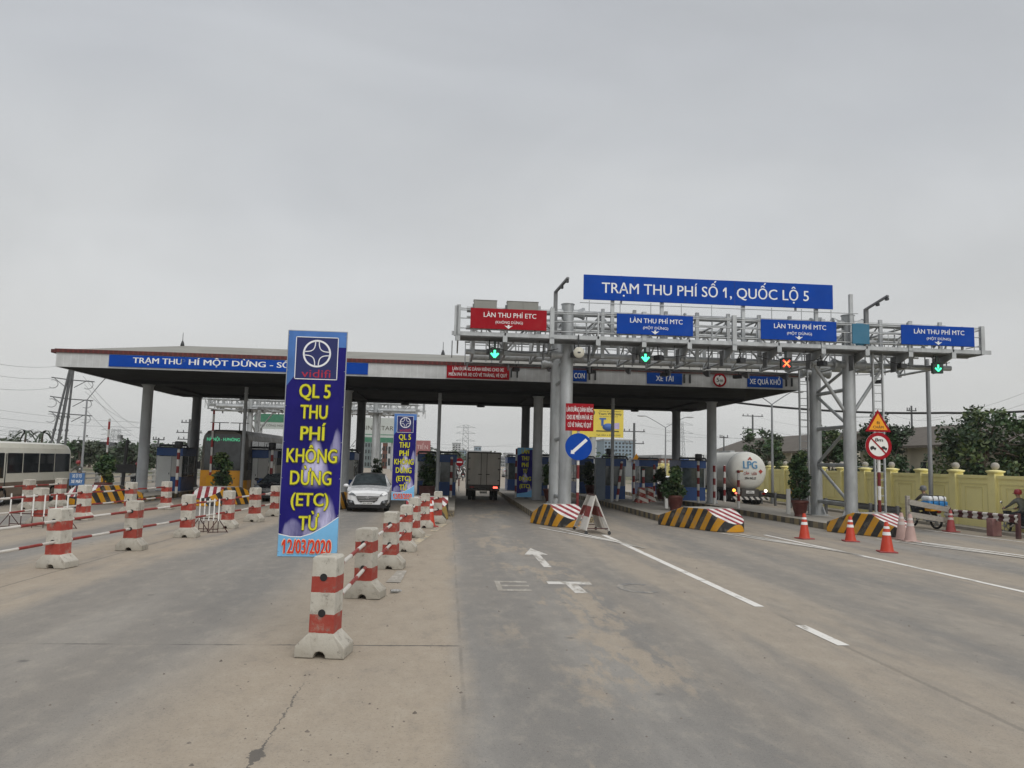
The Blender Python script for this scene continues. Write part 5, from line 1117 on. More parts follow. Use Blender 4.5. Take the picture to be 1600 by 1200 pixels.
# buses
def bus(label, name, loc, rz, W, L, Hh, low, up, cat='bus', coach=False):
    r = thing(name, label, cat, loc, rz); w2 = W/2; zb = .32
    # front faces -Y; rounded plan and roof
    def prof(w_, dz=0): return [(0, zb), (w_*.96, zb), (w_, zb+.12), (w_, .98), (w_, 1.52), (w_*.975, Hh-.52+dz), (w_*.93, Hh-.28+dz), (w_*.80, Hh-.08+dz), (w_*.5, Hh-.01+dz), (0, Hh+dz)]
    secs = [(0, [(x*.80, z if z < 1.6 else z-.25 if not coach else z-.12) for x, z in prof(w2)]), (.14, prof(w2*.93, -.10 if coach else -.16)), (.5, prof(w2, -.02)), (1.3, prof(w2)), (L*.6, prof(w2)), (L-.35, prof(w2)), (L-.08, prof(w2*.97, -.06)), (L, prof(w2*.90, -.14))]
    o = loft(secs, lambda si, k: 'lower' if k < 3 else 'body', 2); g = o['body']; g.build('body', up, r, .02); o['lower'].build('lower_body', low, r)
    for s in (-1, 1):
        y = .55; ws = [(.62, 1.25), (1.5, L*.37), (L*.37+.08, L*.56), (L*.56+.08, L*.75), (L*.75+.08, L-.3)] if not coach else [(1.2+i*1.5, 2.6+i*1.5) for i in range(int((L-2)/1.5))]
        for i, (a, b_) in enumerate(ws):
            z0, z1 = (1.36, 2.22) if not coach else (1.75, Hh-.6); z0 = z0-.2*(i == 0 and not coach)
            g = MB(); X = s*(w2+.004); g.ext([(X, a, z0), (X, b_, z0), (X-s*.012, b_, z1), (X-s*.012, a, z1)], (s*.006, 0, 0)); g.build('side_window', GLASS('tinted bus glass', (.018, .021, .024), .08), r)
        for y in ((1.25, L-1.7) if not coach else (2.0, L-2.6)): wheel(r, s*(w2-.13), y, .40 if not coach else .5, .26)
        g = MB(); g.b2(s*(w2+.0), s*(w2+.03), 1.36, 1.38, .5, 2.2); g.build('door_seam', dark, r)
        g = MB(); g.b2(s*(w2+.12)-.1, s*(w2+.12)+.1, .35, .45, 1.55, 1.95); g.bar((s*w2*.95, .4, 2.1), (s*(w2+.12), .4, 1.95), .03); g.build('wing_mirror', up if not coach else black, r)
        g = MB(); g.ext([(s*w2*.45, -.03, .78), (s*w2*.86, .03, .78), (s*w2*.86, .03, .98), (s*w2*.45, -.03, .98)], (0, -.02, 0)); g.build('headlight', lens, r)
    zt = Hh-.45 if not coach else Hh-.28
    g = MB(); g.ext([(-w2*.78, -.012, 1.30), (w2*.78, -.012, 1.30), (w2*.76, -.012, zt), (-w2*.76, -.012, zt)], (0, -.02, 0)); ws_ = g.build('windscreen', GLASS('coach windscreen', (.03, .035, .038), .06), r)
    g = MB(); g.b2(-w2*.8, w2*.8, -.06, 0, .34, .62); g.build('front_bumper', black if not coach else blue_b, r)
    if not coach:
        R = random.Random(4)
        for i in range(4):
            pass
    return r, ws_
cream = M('cream bus paint', (.62, .61, .53), .35, 0, .04, 1, .15, (.36, .33, .26), 1.2, coat=.3); brown = M('brown dusty bus skirt', (.16, .125, .095), .5, 0, .1, 1.4, .45, (.24, .2, .155), 1.4)
bus('cream minibus with brown lower body standing at the left edge', 'minibus', (-19.65, 33.1, .004), 0, 2.04, 7.2, 2.72, brown, cream)
yel = M('yellow coach paint', lin('#d9971c'), .35, 0, .06, 1, .2, (.3, .24, .14), 1.2, coat=.3); grn_b = M('dusty brown coach roof paint', (.085, .075, .06), .45, 0, .08, 1, .3)
p = Q(345, 760, 43.6); r, ws_ = bus('yellow coach with green lit destination sign in the second lane', 'coach', (p.x, 43.6, .004), 0, 2.5, 11, 3.75, yel, grn_b, 'coach', True)
g = MB(); g.b2(-.95, .95, -.03, -.022, 3.02, 3.36); pn = g.build('destination_sign', black, ws_); LINE(pn, [EMIT('green lit letters', (.15, 1, .5), .5)], 'HÀ NỘI - H.PHÒNG', 0, 3.10, .17, -.034, 1.75, .02)
g = MB()
for s in (-1, 1): g.b2(s*.55-.5, s*.55+.5, 1.0, 1.05, 4.12, 4.16); g.tube((s*.55, 1.02, 3.7), (s*.55, 1.02, 4.14), .03, n=6)
g.build('roof_rack_bar', dark, r)
g = MB(); g.ext([(-1.12, -.03, .62), (1.12, -.03, .62), (1.12, -.03, 1.5), (-1.12, -.03, 1.5)], (0, -.012, 0)); g.build('yellow_front_panel', yel, r)

# ---------------------------------------------------------------- motorcycles and riders
def make_bike(label, loc, rz, paint, group=None):
    """rides towards local +Y"""
    r = thing('motorcycle', label, 'motorcycle', loc, rz, group)
    for y in (.62, -.62):
        g = MB(); n = 26; R_, rr = .265, .045
        for i in range(n):
            a0, a1 = 2*math.pi*i/n, 2*math.pi*(i+1)/n; g.tube((0, y+R_*math.cos(a0), .31+R_*math.sin(a0)), (0, y+R_*math.cos(a1), .31+R_*math.sin(a1)), rr, n=8, caps=False)
        t_ = g.build('tyre', rubber, r); g = MB(); g.lathe([(0, -.03), (.06, -.03), (.06, .03), (0, .03)], (0, y, .31), 12, ax='x')
        for k in range(5): a = k*1.257; g.bar((0, y, .31), (0, y+.24*math.cos(a), .31+.24*math.sin(a)), .025)
        g.build('wheel_spokes', steel, t_)
    g = MB(); g.ext([(-.09, .30, .42), (-.09, -.35, .36), (-.09, -.60, .62), (-.09, -.55, .74), (-.09, .05, .68), (-.09, .25, .60), (-.09, .42, .86), (-.09, .50, .84)], (.18, 0, 0)); g.build('frame', black, r, .03)
    g = MB(); g.ext([(-.12, -.72, .66), (-.12, -.2, .60), (-.12, -.1, .66), (-.12, -.12, .74), (-.12, -.75, .76)], (.24, 0, 0)); g.ext([(-.17, .32, .38), (-.17, .50, .70), (-.17, .56, .92), (-.17, .46, .92), (-.17, .25, .42)], (.34, 0, 0)); g.ext([(-.06, .42, .60), (-.06, .62, .63), (-.06, .86, .50), (-.06, .62, .66), (-.06, .42, .64)], (.12, 0, 0)); g.build('fairing', paint, r, .025)
    g = MB(); g.ext([(-.13, -.70, .77), (-.13, .12, .73), (-.13, .14, .78), (-.13, -.2, .80), (-.13, -.68, .86)], (.26, 0, 0)); g.build('seat', black, r, .04)
    g = MB()
    for s in (-1, 1): g.tube((s*.07, .62, .31), (s*.06, .46, .88), .025, n=8); g.tube((s*.09, -.62, .31), (s*.1, -.40, .70), .03, n=8); g.bar((s*.08, -.62, .31), (s*.08, -.05, .36), .04)
    g.path([(-.33, .36, 1.0), (-.14, .46, .98), (.14, .46, .98), (.33, .36, 1.0)], .016, 8); g.build('fork_and_handlebar', steel, r)
    for s in (-1, 1):
        g = MB(); g.tube((s*.22, .42, .98), (s*.30, .44, 1.2), .008, n=5); g.lathe([(0, -.012), (.055, -.01), (.055, .01), (0, .012)], (s*.32, .45, 1.24), 14, ax='y'); g.build('mirror', chrome, r)
    g = MB(); g.tube((.14, .0, .30), (.17, -.75, .40), .05, .055, 12); g.build('exhaust', steel_d, r)
    g = MB(); g.b2(-.09, .09, -.80, -.76, .68, .76); g.build('tail_light', tail_off, r); g = MB(); g.b2(-.09, .09, -.79, -.775, .48, .62); g.build('number_plate', plate_m, r)
    return r
def make_rider(label, loc, rz, jacket, trouser, helmet, group=None, vest=None):
    J = {'pel': (0, -.22, .90), 'wai': (0, -.20, 1.06), 'che': (0, -.10, 1.27), 'nec': (0, -.04, 1.42), 'hd0': (0, -.01, 1.50), 'hd1': (0, .0, 1.64)}
    for s, k in ((-1, 'l'), (1, 'r')):
        J.update({'sh'+k: (s*.18, -.07, 1.36), 'el'+k: (s*.27, .13, 1.14), 'wr'+k: (s*.29, .32, 1.03), 'hp'+k: (s*.10, -.20, .86), 'kn'+k: (s*.20, .22, .80), 'an'+k: (s*.19, .06, .38), 'to'+k: (s*.19, .22, .31)})
    Rr = {'pel': .15, 'wai': .14, 'che': .155, 'nec': .058, 'hd0': .075, 'hd1': .085, 'sh': .082, 'el': .052, 'wr': .034, 'hp': .105, 'kn': .068, 'an': .045, 'to': .04}
    names = list(J); idx = {n: i for i, n in enumerate(names)}
    E_ = [('pel', 'wai'), ('wai', 'che'), ('che', 'nec'), ('nec', 'hd0'), ('hd0', 'hd1')]
    for k in 'lr': E_ += [('che', 'sh'+k), ('sh'+k, 'el'+k), ('el'+k, 'wr'+k), ('pel', 'hp'+k), ('hp'+k, 'kn'+k), ('kn'+k, 'an'+k), ('an'+k, 'to'+k)]
    me = bpy.data.meshes.new('person_skeleton'); me.from_pydata([J[n] for n in names], [(idx[a], idx[b_]) for a, b_ in E_], [])
    o = bpy.data.objects.new('person', me); col.objects.link(o); mo = o.modifiers.new('Skin', 'SKIN'); mo.use_smooth_shade = True
    sv = me.skin_vertices[0].data
    for n in names:
        q = Rr.get(n, Rr.get(n[:-1])); sv[idx[n]].radius = (q, q*.85 if n in ('che', 'wai', 'pel') else q)
    sv[idx['pel']].use_root = True; o.modifiers.new('sub', 'SUBSURF').levels = 1
    o.modifiers['sub'].render_levels = 1
    bpy.context.view_layer.update(); dg = bpy.context.evaluated_depsgraph_get(); m2 = bpy.data.meshes.new_from_object(o.evaluated_get(dg)); bpy.data.objects.remove(o)
    # hands: palm and five bent fingers closed on the grips, joined to the forearms
    v = [tuple(q.co) for q in m2.vertices]; f = [tuple(q.vertices) for q in m2.polygons]; g = MB(); g.add(v, f, 0, True)
    for s in (-1, 1):
        w_ = Vector((s*.29, .32, 1.03)); g.tube(w_-Vector((0, .02, -.005)), w_+Vector((s*.005, .07, -.012)), .032, .040, 8)
        for q in range(4):
            a = w_+Vector((s*(-.032+.021*q), .068, -.005)); L1 = (.040, .046, .044, .036)[q]; b_ = a+Vector((0, L1*.9, -.014)); c_ = b_+Vector((0, .006, -.034)); g.tube(a, b_, .0095, .009, 6); g.tube(b_, c_, .009, .0085, 6); g.tube(c_, c_+Vector((0, -.022, -.012)), .0085, .007, 6)
        a = w_+Vector((-s*.034, .025, -.012)); b_ = a+Vector((-s*.016, .028, -.018)); g.tube(a, b_, .011, .0095, 6); g.tube(b_, b_+Vector((s*.008, .026, -.012)), .0095, .008, 6)
    skin = M('skin', (.32, .19, .125), .55, 0, .08, 6, 0); shoe = M('worn light shoe', (.34, .32, .29), .7, 0, .1, 5, .2)
    mi = []
    for pf in g.f:
        c_ = sum((Vector(g.v[i]) for i in pf), Vector())/len(pf)
        if c_.z > 1.45: m_ = 2
        elif abs(c_.x) > .2 and c_.y > .29 and c_.z > .95: m_ = 2
        elif c_.z < .42: m_ = 3
        elif c_.z < .93 and not (abs(c_.x) > .22 and c_.y > .1 and c_.z > .9): m_ = 1
        else: m_ = 0
        mi.append(m_)
    g.m = mi; ob = g.build('person', [jacket, trouser, skin, shoe]); ob.location = loc; ob.rotation_euler = (0, 0, rz); tag(ob, label, 'person', group)
    h = MB(); h.lathe([(.128, -.05), (.138, .0), (.135, .06), (.115, .115), (.07, .15), (0, .163)], (0, -.012, 1.62), 18); h.lathe([(.128, -.05), (.118, -.05), (.12, 0)], (0, -.012, 1.62), 18); h.ext([(-.09, .1, 1.61), (.09, .1, 1.61), (.07, .17, 1.59), (-.07, .17, 1.59)], (0, 0, .012)); h.build('helmet', helmet, ob)
    h = MB(); h.tube((0, .07, 1.565), (0, .098, 1.535), .012, .018, 8); h.build('nose', skin, ob)
    for s in (-1, 1):
        h = MB(); h.lathe([(0, -.004), (.012, 0), (0, .004)], (s*.034, .083, 1.575), 8, ax='y'); h.build('eye', black, ob)
    h = MB(); h.b2(-.024, .024, .078, .086, 1.512, 1.519); h.build('mouth', M('lip', (.22, .09, .075), .6), ob)
    return ob
jk1 = M('dark brown jacket', (.05, .045, .04), .8, 0, .2, 5, .1); jk2 = M('grey green jacket', (.085, .09, .08), .8, 0, .2, 5, .1); tr1 = M('dark trousers', (.025, .026, .032), .8, 0, .2, 5, .1)
hl1 = M('grey helmet', (.12, .125, .13), .35, 0, .1, 3, .1); hl2 = M('red helmet', (.25, .03, .035), .3, 0, .1, 3, .05)
redp = M('red motorcycle paint', (.15, .02, .02), .3, 0, .1, 2, .15); bluep = M('dark motorcycle paint', (.03, .035, .045), .3, 0, .1, 2, .2)
a = G(1444, 825); rz1 = math.radians(14)
bike1 = make_bike('motorcycle loaded with a blue and white bundle beside the yellow wall', (a.x, a.y, .004), rz1, bluep, 'motorcycles in the picture')
rid1 = make_rider('person in a dark jacket and grey helmet riding with a big bundle', (a.x, a.y, .004), rz1, jk1, tr1, hl1)
t_ = thing('cargo_bundle', 'big blue and white wrapped bundle strapped on the motorcycle seat', 'bundle', (a.x+.48*math.sin(rz1), a.y-.48*math.cos(rz1), .86), rz1)
g = MB(); g.b2(-.52, .52, -.30, .18, .02, .30); g.build('blue_bundle', M('blue wrapping', lin('#1f6ea8'), .45, 0, .15, 4, .1, bump=.4), t_, .07); g = MB(); g.b2(-.48, .48, -.28, .17, .29, .50); g.build('white_bundle', M('white plastic wrapping', (.66, .68, .70), .35, 0, .1, 5, .1, bump=.4), t_, .08)
for x in (-.3, .0, .3):
    g = MB(); g.path([(x, -.315, .02), (x, -.315, .32), (x, -.28, .5), (x, .17, .515), (x, .2, .3), (x, .2, .02)], .012, 6); g.build('strap', black, t_)
g = MB(); g.b2(-.35, .35, -.22, .1, -.12, .03); g.build('yellow_crate', yellow_p, t_, .02)
a = G(1597, 838); bike2 = copy_tree(bike1, (a.x+.12, a.y+.3, .004), math.radians(10), 'motorcycle at the right picture edge ridden by a red helmet wearer')
rid2 = make_rider('person with red helmet and grey green jacket at the right edge', (a.x+.12, a.y+.3, .004), math.radians(10), jk2, tr1, hl2)
# riders far off, seen small
for px, py, hm, rz, lab in ((119, 764, None, math.pi, 'beyond the cream minibus'), (212, 768, None, math.pi, 'behind the farthest left column'), (712, 754, None, 0, 'nearest left of the box truck'), (723, 751, None, 0, 'second left of the box truck'), (731, 749, None, 0, 'partly hidden by the box truck')):
    q = G(px, py); copy_tree(bike1, (q.x, q.y, .004), rz, 'small distant motorcycle '+lab, 'motorcycles in the picture'); copy_tree(rid1 if px > 300 else rid2, (q.x, q.y, .004), rz, 'small distant rider '+lab, 'distant riders')
# ---------------------------------------------------------------- yellow wall
yw = M('yellow wall paint', (.80,.73,.34), .8, 0, .05, .5, .2, (.42, .38, .2), .6); yd = M('darker yellow moulding', (.70,.64,.31), .8, 0, .05, .8, .25, (.26, .23, .12), .8); ballm = M('grey concrete ball', (.36, .34, .30), .8, 0, .12, 4, .3)
r = thing('yellow_wall', 'long yellow painted wall with panels and ball topped pillars', 'wall', (22.3, 0, .12)); WX = 22.3; y0, pit = 20.3, 2.5; npil = 28
g = MB(); g.b2(0, .18, 15, y0+pit*npil, 0, 2.02); g.b2(-.05, .23, 15, y0+pit*npil, 2.02, 2.15); g.b2(-.03, 0, 15, y0+pit*npil, 0, .30); g.build('wall_panel', yw, r)
for i in range(npil+1):
    y = y0+pit*i
    g = MB(); g.b2(-.12, .28, y-.21, y+.21, 0, 2.22); g.build('pillar', yw, r)
    g = MB(); g.lathe([(0, 2.22), (.26, 2.22), (.36, 2.30), (.36, 2.34), (.15, 2.38), (0, 2.38)], (.08, y, 0), 16); g.build('pillar_cap', yw, r)
    if i % 1 == 0 and not (i in (6,)):
        g = MB(); g.lathe([(.05, 2.37), (.12, 2.42), (.165, 2.52), (.15, 2.60), (.09, 2.67), (0, 2.69)], (.08, y, 0), 16); g.build('ball', ballm, r)
    if i < npil:
        for ins, t0 in ((.36, .035), (.70, .03)):
            g = MB(); a, b_ = y+ins, y+pit-ins; z0, z1 = .28+ins*.5, 1.96-ins*.42
            for q in ((a, b_, z0, z0+t0), (a, b_, z1-t0, z1), (a, a+t0, z0+t0, z1-t0), (b_-t0, b_, z0+t0, z1-t0)): g.b2(-.028, 0, *q)
            g.build('panel_moulding', yd, r)
# building behind the wall
bl_ = M('cream house wall', (.40, .37, .30), .8, 0, .08, .4, .3, (.25, .22, .17), .4); rf = STRIPE('brown roof with painted rib shade', (.10, .085, .068), (.075, .063, .05), (0, 1, 0), .5, .6, 0, .8, .5, (.13, .11, .09), .6, .4)  # flat brown roof; its corrugation shade is only stripes of colour
def house(label, x, y0, y1, ze, zr, dep, nwin):
    r = thing('low_building', label, 'building', (x, y0, 0), 0, None); L = y1-y0
    g = MB(); g.b2(0, dep, 0, L, -.02, ze); g.build('wall', bl_, r)
    g = MB(); g.add([(-.9, -.6, ze-.12), (-.9, L+.6, ze-.12), (dep/2, L+.6, zr), (dep/2, -.6, zr), (dep+.9, -.6, ze-.12), (dep+.9, L+.6, ze-.12)], [(0, 3, 2, 1), (3, 4, 5, 2)]); g.add([(-.9, -.6, ze-.14), (-.9, L+.6, ze-.14), (-.9, L+.6, ze-.3), (-.9, -.6, ze-.3)], [(0, 1, 2, 3)]); g.add([(0, 0, ze), (dep, 0, ze), (dep/2, 0, zr-.1)], [(0, 1, 2)]); g.build('roof', rf, r)
    for i in range(nwin):
        y = (i+.5)*L/nwin; g = MB(); g.b2(-.03, 0.0, y-.75, y+.75, .9, ze-1.25); w_ = g.build('window', glassd, r)
        g = MB(); g.b2(-.05, -.03, y-.03, y+.03, .9, ze-1.25); g.b2(-.05, -.03, y-.8, y+.8, ze-1.28, ze-1.2); g.build('frame', bl_, w_)
    for i in range(nwin+1):
        y = i*L/nwin; g = MB(); g.b2(-.75, -.45, y-.15, y+.15, 0, ze-.2); g.build('veranda_post', bl_, r)
house('low cream house with brown roof behind the big dark tree', 34, 33, 62, 4.3, 6.0, 10, 8)
house('farther low house with brown roof behind the tank truck', 36, 74, 104, 4.2, 6.2, 10, 8)

# ---------------------------------------------------------------- trees
def tree(label, x, y, h, cr, n, mats, leaf=.3, seed=1, trunk=.14, blobs=22, low=.35, sparse=.9, group='leafy trees beyond the wall', limbs=7):
    R = random.Random(seed); r = thing('leafy_tree', label, 'tree', (x, y, 0), 0, group)
    g = MB(); pts = [Vector((0, 0, 0)), Vector((.08, 0, h*.2)), Vector((R.uniform(-.2, .2), R.uniform(-.2, .2), h*.42)), Vector((R.uniform(-.3, .3), 0, h*.75))]
    for k in range(3): g.tube(pts[k], pts[k+1], trunk*(1-.27*k), trunk*(1-.27*(k+1)), 9)
    bl = []
    for q in range(blobs):
        a = R.uniform(0, 6.283); u = R.uniform(low, .95); rad = cr*(1-abs((u-low)/(1-low)-.38)*.95)*R.uniform(.25, 1.0)
        bl.append((rad*math.cos(a), rad*math.sin(a), h*u, cr*R.uniform(.20, .38)*sparse))
    for q in range(limbs):
        b_ = bl[q*len(bl)//limbs]; st = pts[1].lerp(pts[3], min(1, R.uniform(.15, .8))); mid = st.lerp(Vector(b_[:3]), .5)+Vector((0, 0, .15)); g.tube(st, mid, trunk*.45, trunk*.28, 7); g.tube(mid, Vector(b_[:3]), trunk*.28, trunk*.1, 6)
    g.build('trunk', bark, r); g = MB(); leaves(g, bl, n, leaf, rnd=R); g.build('crown', mats, r); return r
tree('big dark round tree behind the wall at the right', 27.6, 38.0, 6.1, 2.9, 6200, LEAF, .28, 21, .18, 56, .26, .86, limbs=12)
tree('dark tree at the right picture edge behind the wall', 31.0, 37.5, 4.6, 2.6, 4200, LEAF, .30, 22, .15, 26, .25)
tree('thinner dusty tree beside the eight metre sign', 27.3, 47.0, 6.0, 2.3, 3200, [leaf_a, dleaf_a, leaf_b], .28, 23, .12, 30, .28, .8)
tree('dark tree seen between the right gantry columns', 26.5, 52.5, 5.6, 2.2, 3600, LEAF, .30, 24, .14, 28, .25)
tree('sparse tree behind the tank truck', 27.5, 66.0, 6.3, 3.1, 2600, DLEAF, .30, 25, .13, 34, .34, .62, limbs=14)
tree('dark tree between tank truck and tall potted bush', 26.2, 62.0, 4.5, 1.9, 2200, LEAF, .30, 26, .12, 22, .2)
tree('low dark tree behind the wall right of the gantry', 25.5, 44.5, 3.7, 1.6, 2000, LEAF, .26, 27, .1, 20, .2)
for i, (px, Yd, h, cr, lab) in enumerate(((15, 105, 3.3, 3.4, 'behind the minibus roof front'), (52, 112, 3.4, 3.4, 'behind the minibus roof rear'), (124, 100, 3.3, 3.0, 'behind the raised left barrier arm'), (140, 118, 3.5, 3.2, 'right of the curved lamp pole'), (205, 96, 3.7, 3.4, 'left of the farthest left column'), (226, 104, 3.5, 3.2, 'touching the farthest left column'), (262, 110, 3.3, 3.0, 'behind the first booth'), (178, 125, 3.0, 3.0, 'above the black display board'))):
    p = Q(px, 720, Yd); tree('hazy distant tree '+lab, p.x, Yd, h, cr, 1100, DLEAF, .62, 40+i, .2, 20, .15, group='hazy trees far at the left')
# palm beside the pylon
for px, lab in ((62, 'left of the leaning pylon'), (36, 'above the minibus roof')):
    p = Q(px, 700, 90); r = thing('palm_tree', 'small distant palm crown '+lab, 'palm tree', (p.x, 90, 0), 0, 'distant palms'); g = MB(); g.tube((0, 0, 0), (.2, 0, 4.2), .16, .1, 8); g.build('trunk', bark, r); g = MB(); R = random.Random(px)
    for q in range(16):
        a = q*.3927+R.uniform(-.1, .1); L_ = R.uniform(1.3, 1.9); up = R.uniform(.1, .9); prev = Vector((.2, 0, 4.2))
        for k in range(1, 6):
            u = k/5; c_ = Vector((.2+L_*u*math.cos(a), L_*u*math.sin(a), 4.2+L_*(up*u-.9*u*u))); w_ = .22*(1-u*.7); n_ = Vector((-math.sin(a), math.cos(a), 0)); g.add([prev-n_*w_, prev+n_*w_, c_+n_*w_*.8, c_-n_*w_*.8], [(0, 1, 2, 3)], 0); prev = c_
    g.build('crown', [dleaf_a], r)
# far wood along the horizon
g = MB(); R = random.Random(99); bl = []
for i in range(230):
    a = R.uniform(-.62, .75); d = R.uniform(210, 420); bl.append((d*math.sin(a), d*math.cos(a), R.uniform(.5, 3.6), R.uniform(3.0, 5.5)))
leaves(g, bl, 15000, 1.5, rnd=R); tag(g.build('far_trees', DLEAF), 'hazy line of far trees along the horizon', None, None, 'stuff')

# ---------------------------------------------------------------- lamps, poles, pylons, wires
lampm = M('grey lamp pole', (.25, .26, .27), .5, .3, .08, 2, .1); lhead = M('lamp head', (.40, .41, .42), .4, .2, .08, 2, .1)
def lamp(label, x, y, h, arms, arm=1.9, rise=.8, rz=0, head=True):
    r = thing('street_lamp', label, 'street lamp', (x, y, 0), rz, 'street lamps along the road'); g = MB(); g.tube((0, 0, 0), (0, 0, h), .10, .06, 10); g.tube((0, 0, 0), (0, 0, .5), .16, .13, 10); g.build('pole', lampm, r)
    for s in arms:
        pts = [Vector((s*arm*math.sin(u*1.35), 0, h+rise*(1-math.cos(u*1.35))*.0+rise*math.sin(u*1.57))) for u in (0, .2, .4, .6, .8, 1)]; g = MB(); g.path(pts, .035, 8); am = g.build('arm', lampm, r)
        if head: e_ = pts[-1]; g = MB(); g.lathe([(0, -.1), (.09, -.05), (.14, .25), (.13, .5), (.06, .72), (0, .75)], (0, 0, 0), 12, ax='x'); g.v = [(e_.x+s*x_, e_.y+y_*1.0, e_.z+z_*.6) for x_, y_, z_ in g.v]; g.build('lamp_head', lhead, am)
p = Q(1040, 668, 76); lamp('double armed street lamp between two dark canopy columns', p.x, 76, p.z, (-1, 1), 2.2, 1.1)
p = Q(1206, 632, 50); lamp('double armed street lamp beside the right canopy end', p.x, 50, p.z, (-1, 1), 1.5, .9)
p = Q(136, 625, 62); lamp('curved single street lamp at the left by the pylon', p.x, 62, p.z, (1,), 1.5, 1.9, 0, True)
p = Q(856, 712, 95); lamp('small distant street lamp above the round potted bush', p.x, 95, p.z, (-1,), 1.3, 1.0)
p = Q(543, 705, 90); lamp('faint street lamp beside the dark column right of the banner', p.x, 90, p.z, (1,), 1.4, 1.8)
p = Q(1467.5, 787, 38); g = MB(); g.tube((0, 0, 0), (0, 0, 7.4), .10, .085, 12); g.tube((0, 0, 0), (0, 0, .06), .2, n=12); solo(g, 'steel_pole', lampm, 'plain tall steel pole before the yellow wall under the last signal', 'pole', (21.85, Q(1467, 787, 35).y-1.2, .12))
pyl = M('dark pylon steel', (.11, .115, .12), .6, .3, .15, 3, .1); hz = M('pylon lattice steel', (.24, .25, .26), .6, .2, .1, 3, .1)
Yp = 80; t0 = Q(113, 578, Yp); r = thing('leaning_pylon', 'dark power pylon of four leaning tubes at the left', 'pylon', (t0.x-1.0, Yp, 0)); zt = t0.z
for i, bx in enumerate((-.75, -.3, .12, .6)):
    g = MB(); a = Vector((bx-.0, (i % 2)*.8-.4, 0)); b_ = Vector((.75+.12*i, 0, zt)); g.tube(a, b_, .115, .10, 10)
    for u in (.25, .42, .55): q = a.lerp(b_, u); g.tube(q-Vector((0, 0, .09)), q+Vector((0, 0, .09)), .17, n=10)
    g.build('leg', pyl, r)
for z in (zt-1.0, zt-2.9, zt-4.4):
    g = MB(); g.bar((-.9, 0, z+.2), (1.0, 0, z-.02), .1); g.bar((1.1, 0, z-.02), (3.2, 0, z-.12), .1); g.bar((.5, 0, z-.75), (-.6, 0, z+.1), .06); g.bar((1.3, 0, z-.75), (2.4, 0, z-.1), .06); c = g.build('cross_arm', pyl, r)
    for s in (-.75, 2.6):
        g = MB(); g.path([(s+.5*math.sin(q), 0, z-.45-.42*math.cos(q)) for q in [math.radians(k) for k in range(-40, 230, 27)]], .035, 5); g.build('jumper_loop', hz, c)
def lattice(label, x, y, h, w0, arms, mat=hz, name='lattice_pylon', arm=3.0):
    r = thing(name, label, 'pylon', (x, y, 0), 0, 'lattice pylons on the horizon'); g = MB(); n = 9; t_ = .03+.00016*y
    def c(k, z): w_ = w0*(1-z/h*.45); return Vector(((-1, 1, 1, -1)[k]*w_, (-1, -1, 1, 1)[k]*w_, z))
    for k in range(4):
        for i in range(n):
            za, zb = h*i/n, h*(i+1)/n; g.bar(c(k, za), c(k, zb), t_*1.3); g.bar(c(k, za), c((k+1) % 4, zb), t_*.8); g.bar(c((k+1) % 4, za), c(k, zb), t_*.8)
    g.build('lattice_tower', mat, r)
    for z in arms: g = MB(); g.bar((-arm, 0, h*z), (arm, 0, h*z), t_*1.4); g.bar((-arm, 0, h*z), (0, 0, h*z+arm*.3), t_); g.bar((arm, 0, h*z), (0, 0, h*z+arm*.3), t_); g.build('cross_arm', mat, r)
p = Q(728, 664, 260); lattice('tall lattice pylon above the box truck', p.x, 260, p.z, 1.35, (.62, .80, .94), arm=3.2)
for px, pt_, lab in ((23, 672, 'above the minibus front'), (182, 670, 'behind the black display board'), (1062, 660, 'behind the double armed lamp')):
    p = Q(px, pt_, 330); lattice('faint far lattice pylon '+lab, p.x, 330, p.z, 2.2, (.6, .78, .95), arm=6)
def upole(label, px, pt_, Yd, arms, wd=.13):
    p = Q(px, pt_, Yd); r = thing('utility_pole', label, 'utility pole', (p.x, Yd, 0), 0, 'wooden and concrete utility poles'); g = MB(); g.tube((0, 0, 0), (0, 0, p.z), wd*1.4, wd, 8); g.build('pole', pyl, r)
    for dz, a in arms:
        g = MB(); g.bar((-a, 0, p.z-dz), (a, 0, p.z-dz), .11); 
        for s in (-a*.9, -a*.45, a*.9): g.tube((s, 0, p.z-dz), (s, 0, p.z-dz+.3), .06, n=6)
        g.build('cross_arm', pyl, r)
upole('utility pole with raised crossarms right of the yellow billboard', 991, 661, 90, ((1.0, 1.3), (2.4, 1.2)))
upole('small pylon pole with three crossarms above the tank truck', 1176, 648, 105, ((.2, 1.5), (2.0, 1.5), (3.8, 1.5)), .12)
upole('utility pole beside the dark left column', 297, 655, 95, ((.4, 1.0), (1.6, 1.5), (2.4, 1.3)))
upole('short utility pole behind the trees beside the yellow triangle', 1424, 634, 75, ((.5, .5),), .09)
upole('short thin pole above the tank truck', 1131, 681, 90, ((.2, .5),), .08)
upole('short pole behind the bushy planter', 1017, 715, 80, ((.2, .2),), .09)
upole('pole with transformer frame left of the first booth', 248, 684, 85, ((.2, .6), (.9, .6)), .09)
wirem = M('thin black wire', (.2, .205, .21), .6, 0, .05, 2, 0); cabm = M('thick black cable', (.025, .025, .025), .6, 0, .1, 3, 0)
def wire(label, pts, rad, mat=wirem, group='thin overhead wires', name='power_line'):
    """catenary through world points"""
    g = MB()
    for a, b_ in zip(pts, pts[1:]):
        a, b_ = Vector(a), Vector(b_); sag = (b_-a).length*.02; q = [a.lerp(b_, k/12)-Vector((0, 0, sag*4*(k/12)*(1-k/12))) for k in range(13)]; g.path(q, rad, 5)
    return solo(g, name, mat, label, 'power line', group=group)
P3 = lambda x, y, Y: tuple(Q(x, y, Y))
